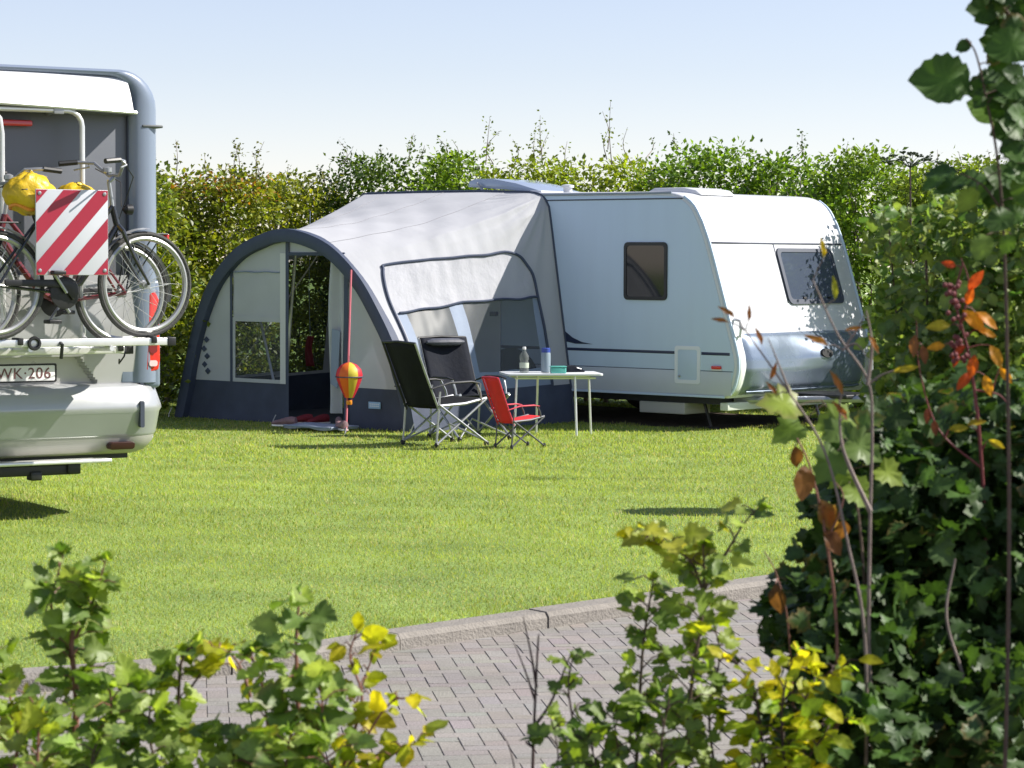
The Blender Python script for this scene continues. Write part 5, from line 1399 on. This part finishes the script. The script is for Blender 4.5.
# big dark shrub at the right: lobed leaves filling a rounded body
def mass(name, label, blobs, n, size, pal, tpl, m_leaf, bark, stems, group=FG, tintk=1.05, spread=.25, upz=.8):
    pos = []; w = np.array([b[2] * b[3] for b in blobs], float); w /= w.sum()
    wood = MB(); out = []
    for b, k in zip(blobs, (w * n).astype(int)):
        px, py, rx, rz, D = b
        c = np.array(at(px, py, D)); s = D / FPX
        p = rng.normal(0, 1, (k, 3)); p = p / np.linalg.norm(p, axis=1, keepdims=True) * (rng.random((k, 1)) ** .45)
        out.append(c + p * np.array([rx * s, .38, rz * s]))
    P = np.concatenate(out); P = P[P[:, 2] > BED + .03]; n = len(P)
    d = rng.normal(0, .8, (n, 3)) + np.array([-.1, -.35, -.3])
    u = np.array([0, -.25, upz]) + rng.normal(0, .5, (n, 3))
    b0 = None
    for st in stems:
        c, r = grow(st['px'], st['D'], st.get('r', .008))
        if b0 is None: b0 = Vector((c[0][0], c[0][1], BED))
        wood.tube([tuple(p) for p in c], r, 7)
    t = thing(name, label, 'shrub', b0, 0, group)
    wood.build('stems', bark, t, off=b0)
    leaves('foliage', m_leaf, t, P, d, u, rng.uniform(.55, 1.2, n) * size, palette(n, pal, spread) * tintk, tpl)
    return t
mass('leafy_shrub', 'big dark shrub of maple-like leaves filling the lower right corner', [
    (930, 640, 105, 120, 6.0), (860, 720, 95, 80, 5.7), (1000, 560, 80, 130, 6.1), (920, 520, 80, 90, 6.1), (850, 600, 75, 60, 5.9),
    (880, 470, 48, 60, 6.2), (985, 720, 90, 90, 5.7), (800, 620, 40, 32, 5.9), (1060, 640, 90, 160, 6.0), (960, 430, 80, 60, 6.3), (845, 520, 36, 45, 6.1), (1050, 470, 70, 110, 6.2)],
    7000, .060, F_DK, 'lobed', M['leafdark'], M['greybark'], [
    dict(px=[(890, 800), (880, 680), (874, 560), (878, 470)], D=6.0, r=.014), dict(px=[(950, 800), (985, 660), (990, 520), (975, 400)], D=6.1, r=.012),
    dict(px=[(985, 800), (970, 690), (950, 620), (958, 560)], D=5.6, r=.008), dict(px=[(860, 800), (850, 700), (835, 620)], D=5.8, r=.009)])
mass('leafy_shrub', 'sun-speckled green shrub at the right behind the red-leaved sprig', [
    (985, 330, 70, 90, 7.6), (905, 330, 36, 60, 8.0), (1030, 250, 60, 90, 7.6), (930, 400, 60, 60, 7.8), (890, 240, 24, 40, 8.2), (960, 230, 50, 50, 8.0), (1000, 430, 70, 60, 7.6), (900, 420, 40, 60, 7.8)],
    5600, .046, F_DK + G_PALE, 'hazel', M['leaf'], M['bark'], [  # pale tints among the dark ones paint the sun speckles
    dict(px=[(940, 800), (935, 600), (930, 400), (925, 260)], D=7.9, r=.014), dict(px=[(1000, 800), (1005, 560), (1000, 380), (1010, 240)], D=7.6, r=.014), dict(px=[(885, 800), (890, 500), (900, 380), (888, 230)], D=8.1, r=.010)], tintk=1.6)

# round-headed shrub on the lawn, its crown mostly hidden behind the speckled shrub
sp = thing('standard_shrub', 'small round-headed shrub on a thin trunk on the lawn behind the speckled shrub', 'shrub', Vector((2.95, 17.35, 0)))
MB().tube([(0, 0, -.05), (.03, 0, .6), (0, .02, 1.25)], [.022, .018, .014], 8).tube([(0, .02, 1.2), (.15, .1, 1.45)], [.01, .005], 6).tube([(0, .02, 1.15), (-.18, -.05, 1.42)], [.01, .005], 6).build('trunk', M['bark'], sp)
n = 2600; p = rng.normal(0, 1, (n, 3)); p = p / np.linalg.norm(p, axis=1, keepdims=True) * rng.random((n, 1)) ** .4
leaves('crown', M['leaf'], sp, p * np.array([.40, .26, .26]) + np.array([2.95, 17.35, 1.48]), rng.normal(0, 1, (n, 3)), rng.normal(0, .4, (n, 3)) + np.array([.2, -.4, .8]), rng.uniform(.05, .09, n), palette(n, [(.12, .16, .07), (.16, .19, .10), (.07, .11, .03)], .2), 'oval')

# bare brown twigs in front of the caravan nose
BR = [(.16, .06, .035), (.11, .05, .03), (.20, .09, .04)]
def buds(L, wood):
    for (x, y, ang, s, col) in ((735, 318, 2.5, .06, BR[1]), (728, 322, 2.9, .05, BR[1]), (748, 322, 1.5, .05, BR[0]), (762, 345, 1.9, .055, BR[0]), (770, 380, 1.2, .055, BR[0]), (777, 395, 2.2, .05, BR[0]),
                                (828, 345, 2.7, .075, BR[2]), (845, 330, .2, .05, BR[2]), (868, 335, -1.0, .06, BR[2]), (893, 372, .25, .075, (.20, .17, .03)), (823, 258, 1.7, .06, (.30, .22, .02)), (834, 300, 1.6, .07, (.14, .15, .03)),
                                (843, 395, 2.0, .08, BR[0]), (848, 420, 2.2, .07, BR[0])):
        L.put(np.array(at(x, y, 5.5)), np.array([math.cos(ang), -.2, math.sin(ang)]), np.array([.3, -1, .4]), s * .8, np.array(col), .42)
plant('bare_twig', 'bare reddish-brown twigs with a few curled dead leaves in front of the caravan nose', 'twig', [
    dict(px=[(870, 800), (868, 640), (850, 545), (825, 450), (782, 382), (745, 330)], D=5.5, r=.0055),
    dict(px=[(878, 800), (872, 640), (872, 520), (873, 430), (868, 380), (838, 335), (812, 280)], D=5.55, r=.006),
    dict(px=[(868, 385), (872, 345), (866, 310)], D=5.5, r=.005, root=False),
    dict(px=[(846, 345), (858, 328), (866, 312)], D=5.5, r=.003, root=False),
    dict(px=[(790, 392), (778, 362), (768, 338)], D=5.5, r=.003, root=False),
    dict(px=[(872, 512), (852, 470), (842, 440), (840, 400)], D=5.5, r=.006, root=False),
    dict(px=[(868, 385), (884, 374), (912, 366)], D=5.5, r=.003, root=False),
    dict(px=[(842, 350), (856, 344), (868, 358)], D=5.5, r=.0035, root=False),
], M['greybark'], M['leafthin'], 'oval', None, buds)
# hanging brown leaves and a big lobed leaf cluster at the left of the dark shrub
def browns(L, wood):
    for (x, y, s) in ((796, 446, .055), (806, 465, .085), (822, 500, .075), (838, 505, .07), (826, 530, .07), (845, 520, .06), (778, 585, .07)):
        L.put(np.array(at(x, y, 5.55)), np.array([rng.normal(0, .35), rng.normal(0, .3), -1]), np.array([rng.normal(0, .5), -1, .3]), s, np.array(random.choice([(.10, .045, .025), (.075, .035, .02), (.13, .06, .03)])))
plant('leafy_shrub', 'shrub sprig with drooping maroon leaves left of the dark shrub', 'shrub', [
    dict(px=[(838, 800), (840, 640), (828, 540), (812, 470), (798, 438)], D=5.55, r=.006),
    dict(px=[(828, 545), (845, 500), (835, 480)], D=5.55, r=.003, root=False),
    dict(px=[(800, 800), (792, 640), (780, 580), (766, 552)], D=5.6, r=.004),
], M['redbark'], M['leafthin'], 'oval', FG, browns)
def biglobes(L, wood):
    for (x, y, a, s, c) in ((815, 405, 2.6, .14, F_YG[0]), (820, 425, 3.3, .13, F_MD[1]), (845, 420, .4, .12, F_DK[1]), (850, 445, 5.8, .13, F_DK[2]), (800, 420, 3.6, .12, F_MD[0]), (835, 458, 4.2, .13, F_DK[0]), (860, 470, 5.4, .11, F_MD[1]), (880, 485, 5.6, .10, F_YG[0]), (845, 490, 3.8, .09, F_MD[1]), (865, 430, .9, .10, F_DK[0])):
        L.put(np.array(at(x, y, 5.7)) + rng.normal(0, .03, 3), np.array([math.cos(a), -.25, math.sin(a) * .6 - .2]), np.array([.1, -.9, .7]) + rng.normal(0, .2, 3), s * .72, np.array(c))
plant('leafy_shrub', 'cluster of broad lobed leaves hanging below the caravan front', 'shrub', [
    dict(px=[(862, 800), (868, 620), (858, 500), (838, 425), (822, 400)], D=5.75, r=.006),
], M['bark'], M['leaf'], 'lobed', FG, biglobes)

# red and orange leaved sprig
def reds(L, wood):
    C = [(.42, .06, .02), (.5, .10, .02), (.36, .05, .025), (.55, .22, .02), (.45, .20, .03)]
    for (x, y, a, s, c) in ((955, 266, 2.9, .05, C[2]), (968, 290, 1.0, .075, C[0]), (966, 305, 1.3, .06, C[1]), (962, 310, -.75, .095, C[3]), (975, 312, -.6, .085, C[3]), (950, 325, 3.2, .08, (.32, .26, .04)),
                            (975, 355, -1.8, .075, C[1]), (990, 345, -1.1, .08, C[4]), (970, 372, -2.2, .07, C[0]), (985, 375, -1.3, .07, C[4]), (945, 345, 3.3, .06, C[4]), (1000, 368, -.9, .06, C[3]), (915, 335, -1.7, .07, (.20, .08, .05)),
                            (922, 345, -1.4, .06, (.16, .06, .04)), (928, 408, -1.6, .05, (.2, .05, .04)), (935, 420, -1.5, .05, (.25, .07, .05)), (950, 430, .2, .06, (.42, .34, .04)), (968, 425, .3, .06, (.45, .33, .04)), (990, 440, -.5, .055, (.4, .3, .04)),
                            (965, 345, -2.4, .05, C[2]), (958, 352, -1.9, .05, C[2]), (978, 330, -.3, .06, C[4])):
        L.put(np.array(at(x, y, 5.9)), np.array([math.cos(a), -.3, math.sin(a)]), np.array([rng.normal(0, .3), -1, .5 + rng.normal(0, .3)]), s * .78, np.array(c) * np.array([.62, .66, .8]), .75)
    for k in range(46):
        f = rng.random(); x = 952 + 12 * f + rng.normal(0, 5); y = 285 + 85 * f
        p = at(x, y, 5.9 + rng.normal(0, .02))
        wood.lathe([(.002, 0), (.006, .004), (.006, .009), (.002, .013)], p, (0, 0, 1), 7)
plant('leafy_shrub', 'sprig with bright orange and red leaves and dark red seed clusters at the right', 'shrub', [
    dict(px=[(985, 800), (990, 600), (982, 450), (970, 360), (955, 300), (962, 262)], D=5.9, r=.007),
    dict(px=[(975, 390), (1000, 395), (1012, 410)], D=5.9, r=.003, root=False),
    dict(px=[(960, 330), (968, 285), (960, 258)], D=5.9, r=.003, root=False),
    dict(px=[(985, 470), (940, 430), (920, 370), (916, 320)], D=5.9, r=.003, root=False),
], mat('twig_wine', (.16, .03, .03), .6, vary=.2), M['leafthin'], 'oval', FG, reds)

# hazel branch at top right
def hz(L, wood):
    D1 = [(.022, .055, .014), (.03, .07, .016), (.02, .048, .012), (.05, .10, .02)]
    for (x, y, a, s, c, up) in ((968, 82, 3.12, .135, D1[1], (.1, -1, .25)), (985, 66, 1.1, .052, D1[0], (.5, -.8, .2)), (967, 44, 3.6, .036, D1[1], (.2, -.8, .4)), (963, 42, 4.2, .03, D1[1], (.2, -.8, .4)),
                                (975, 80, .2, .05, D1[0], (.3, -.8, .5)), (985, 90, -2.2, .05, D1[0], (.2, -.6, .7)), (990, 98, -.3, .05, D1[2], (.1, -.6, .6)),
                                (994, 10, 3.2, .10, D1[2], (.3, -1, .3)), (1005, 5, 3.6, .11, D1[0], (.1, -1, .4)), (1010, 30, 3.3, .09, D1[0], (.0, -1, .4)), (1020, 20, -2.5, .09, D1[2], (0, -1, .5)), (1024, 40, 3.5, .08, D1[1], (0, -1, .4)), (998, 18, 2.3, .07, D1[3], (0, -1, .3)),
                                (1024, 90, 3.1, .09, D1[1], (0, -1, .3)), (1020, 78, 2.9, .075, D1[0], (0, -1, .2)), (1012, 105, 3.4, .09, D1[0], (.1, -1, .4)), (1024, 100, 3.9, .085, D1[1], (0, -1, .3)), (1003, 92, -1.2, .08, D1[3], (.1, -1, .5)),
                                (1026, 128, 3.3, .115, D1[0], (.1, -1, .5)), (1022, 140, 3.6, .08, D1[2], (.1, -1, .5)), (1030, 155, 3.0, .09, D1[1], (.1, -1, .5)),
                                (955, 172, 3.2, .07, D1[0], (.1, -.5, .9)), (965, 180, -2.8, .08, D1[0], (.1, -.5, .9)), (985, 178, 3.3, .08, D1[2], (0, -.5, .9)), (1000, 172, -.4, .075, D1[1], (0, -.5, .9)), (942, 178, 3.6, .055, D1[1], (.1, -.5, .9)),
                                (975, 190, -2.3, .06, (.12, .18, .03), (0, -.6, .7)), (995, 205, -1.6, .07, (.14, .2, .03), (0, -.8, .5)), (1015, 200, -1.4, .07, D1[3], (0, -.8, .6)), (992, 215, -.9, .07, (.25, .33, .03), (.2, -1, .3)), (1010, 235, -2.0, .06, D1[3], (0, -.8, .6)), (985, 235, -2.0, .06, (.08, .13, .04), (0, -.8, .6)), (1020, 185, 2.8, .08, D1[0], (0, -.8, .5)), (1026, 215, 3.2, .08, D1[1], (0, -.8, .5))):
        p = np.array(at(x, y, 5.2 + rng.normal(0, .04)))
        L.put(p, np.array([math.cos(a), rng.normal(-.1, .15), math.sin(a)]), np.array(up), s * (.74 if x > 988 else 1), np.array(c) * rng.uniform(.85, 1.2))
_hz = hz
def hz(L, wood):
    _hz(L, wood)
    D1 = [(.028, .065, .015), (.035, .08, .018), (.024, .055, .013), (.06, .12, .025)]
    for k in range(46):
        y = rng.uniform(-10, 215); x = 1004 + abs(rng.normal(0, 22)) + (6 if 45 < y < 66 or 108 < y < 120 else 0)
        L.put(np.array(at(x, y, 5.25 + rng.normal(0, .08))), np.array([math.cos(2.6 + rng.normal(0, .9)), rng.normal(-.1, .2), math.sin(2.6 + rng.normal(0, .9)) * .7 - .2]), np.array([rng.normal(0, .2), -1, .45]), rng.uniform(.055, .10), np.array(D1[rng.integers(0, 4)]))
plant('hazel_branch', 'tall hazel shoots with big round dark leaves against the sky at upper right', 'shrub', [
    dict(px=[(1010, 800), (1012, 560), (1008, 380), (1003, 250), (995, 160), (982, 95), (972, 55), (962, 40)], D=5.2, r=.0055),
    dict(px=[(1040, 800), (1046, 500), (1042, 250), (1035, 110), (1015, 35), (995, 2), (985, -30)], D=5.2, r=.007),
    dict(px=[(1038, 120), (1022, 122), (1010, 118)], D=5.2, r=.003, root=False),
    dict(px=[(1040, 30), (1022, 34), (1008, 30)], D=5.2, r=.003, root=False),
    dict(px=[(1000, 210), (980, 185), (955, 172)], D=5.2, r=.003, root=False),
], M['bark'], M['leafdark'], 'hazel', FG, hz)

# ================================================================== LIGHT, SKY, CAMERA
SUN_EL = R(41); SUN_AZ = math.atan2(math.cos(R(5)), math.sin(R(5)))     # clockwise from +Y
sd = Vector((math.cos(SUN_EL) * math.sin(SUN_AZ), math.cos(SUN_EL) * math.cos(SUN_AZ), math.sin(SUN_EL)))
sl = bpy.data.lights.new('sun', 'SUN'); sl.energy = 5.0; sl.angle = R(.53); sl.color = (1.0, .95, .87)
so = bpy.data.objects.new('sun', sl); COL.objects.link(so); so.location = (20, 10, 30)
so.rotation_euler = sd.to_track_quat('Z', 'Y').to_euler()
wd = bpy.data.worlds.new('World'); SC.world = wd; wd.use_nodes = True
nt = wd.node_tree; bg = nt.nodes['Background']
sk = nt.nodes.new('ShaderNodeTexSky'); sk.sky_type = 'NISHITA'; sk.sun_disc = False
sk.sun_elevation = SUN_EL; sk.sun_rotation = SUN_AZ; sk.air_density = 1.0; sk.dust_density = 0.0; sk.ozone_density = 1.0
hs = nt.nodes.new('ShaderNodeHueSaturation'); hs.inputs['Saturation'].default_value = .72
wb = nt.nodes.new('ShaderNodeMix'); wb.data_type = 'RGBA'; wb.blend_type = 'MULTIPLY'; wb.inputs['Factor'].default_value = 1
wb.inputs['B'].default_value = (1.0, .965, 1.10, 1)
nt.links.new(sk.outputs['Color'], hs.inputs['Color']); nt.links.new(hs.outputs['Color'], wb.inputs['A'])
nt.links.new(wb.outputs['Result'], bg.inputs['Color']); bg.inputs['Strength'].default_value = .080

cam = bpy.data.cameras.new('camera'); co = bpy.data.objects.new('camera', cam); COL.objects.link(co)
cam.sensor_width = 36; cam.lens = FPX / 1024 * 36; cam.clip_start = .1; cam.clip_end = 3000
co.location = (0, 0, CAMH)
co.rotation_euler = (Matrix.Rotation(R(90) - PITCH, 3, 'X') @ Matrix.Rotation(ROLL, 3, 'Z')).to_euler()
cam.dof.use_dof = True; cam.dof.focus_distance = 22.5; cam.dof.aperture_fstop = 10.5
SC.camera = co
vs = SC.view_settings
vs.view_transform = 'Standard'; vs.look = 'None'; vs.exposure = .8; vs.gamma = 1
SC.render.engine = 'CYCLES'
SC.cycles.max_bounces = 8; SC.cycles.transparent_max_bounces = 12; SC.cycles.use_denoising = True
SC.render.film_transparent = False
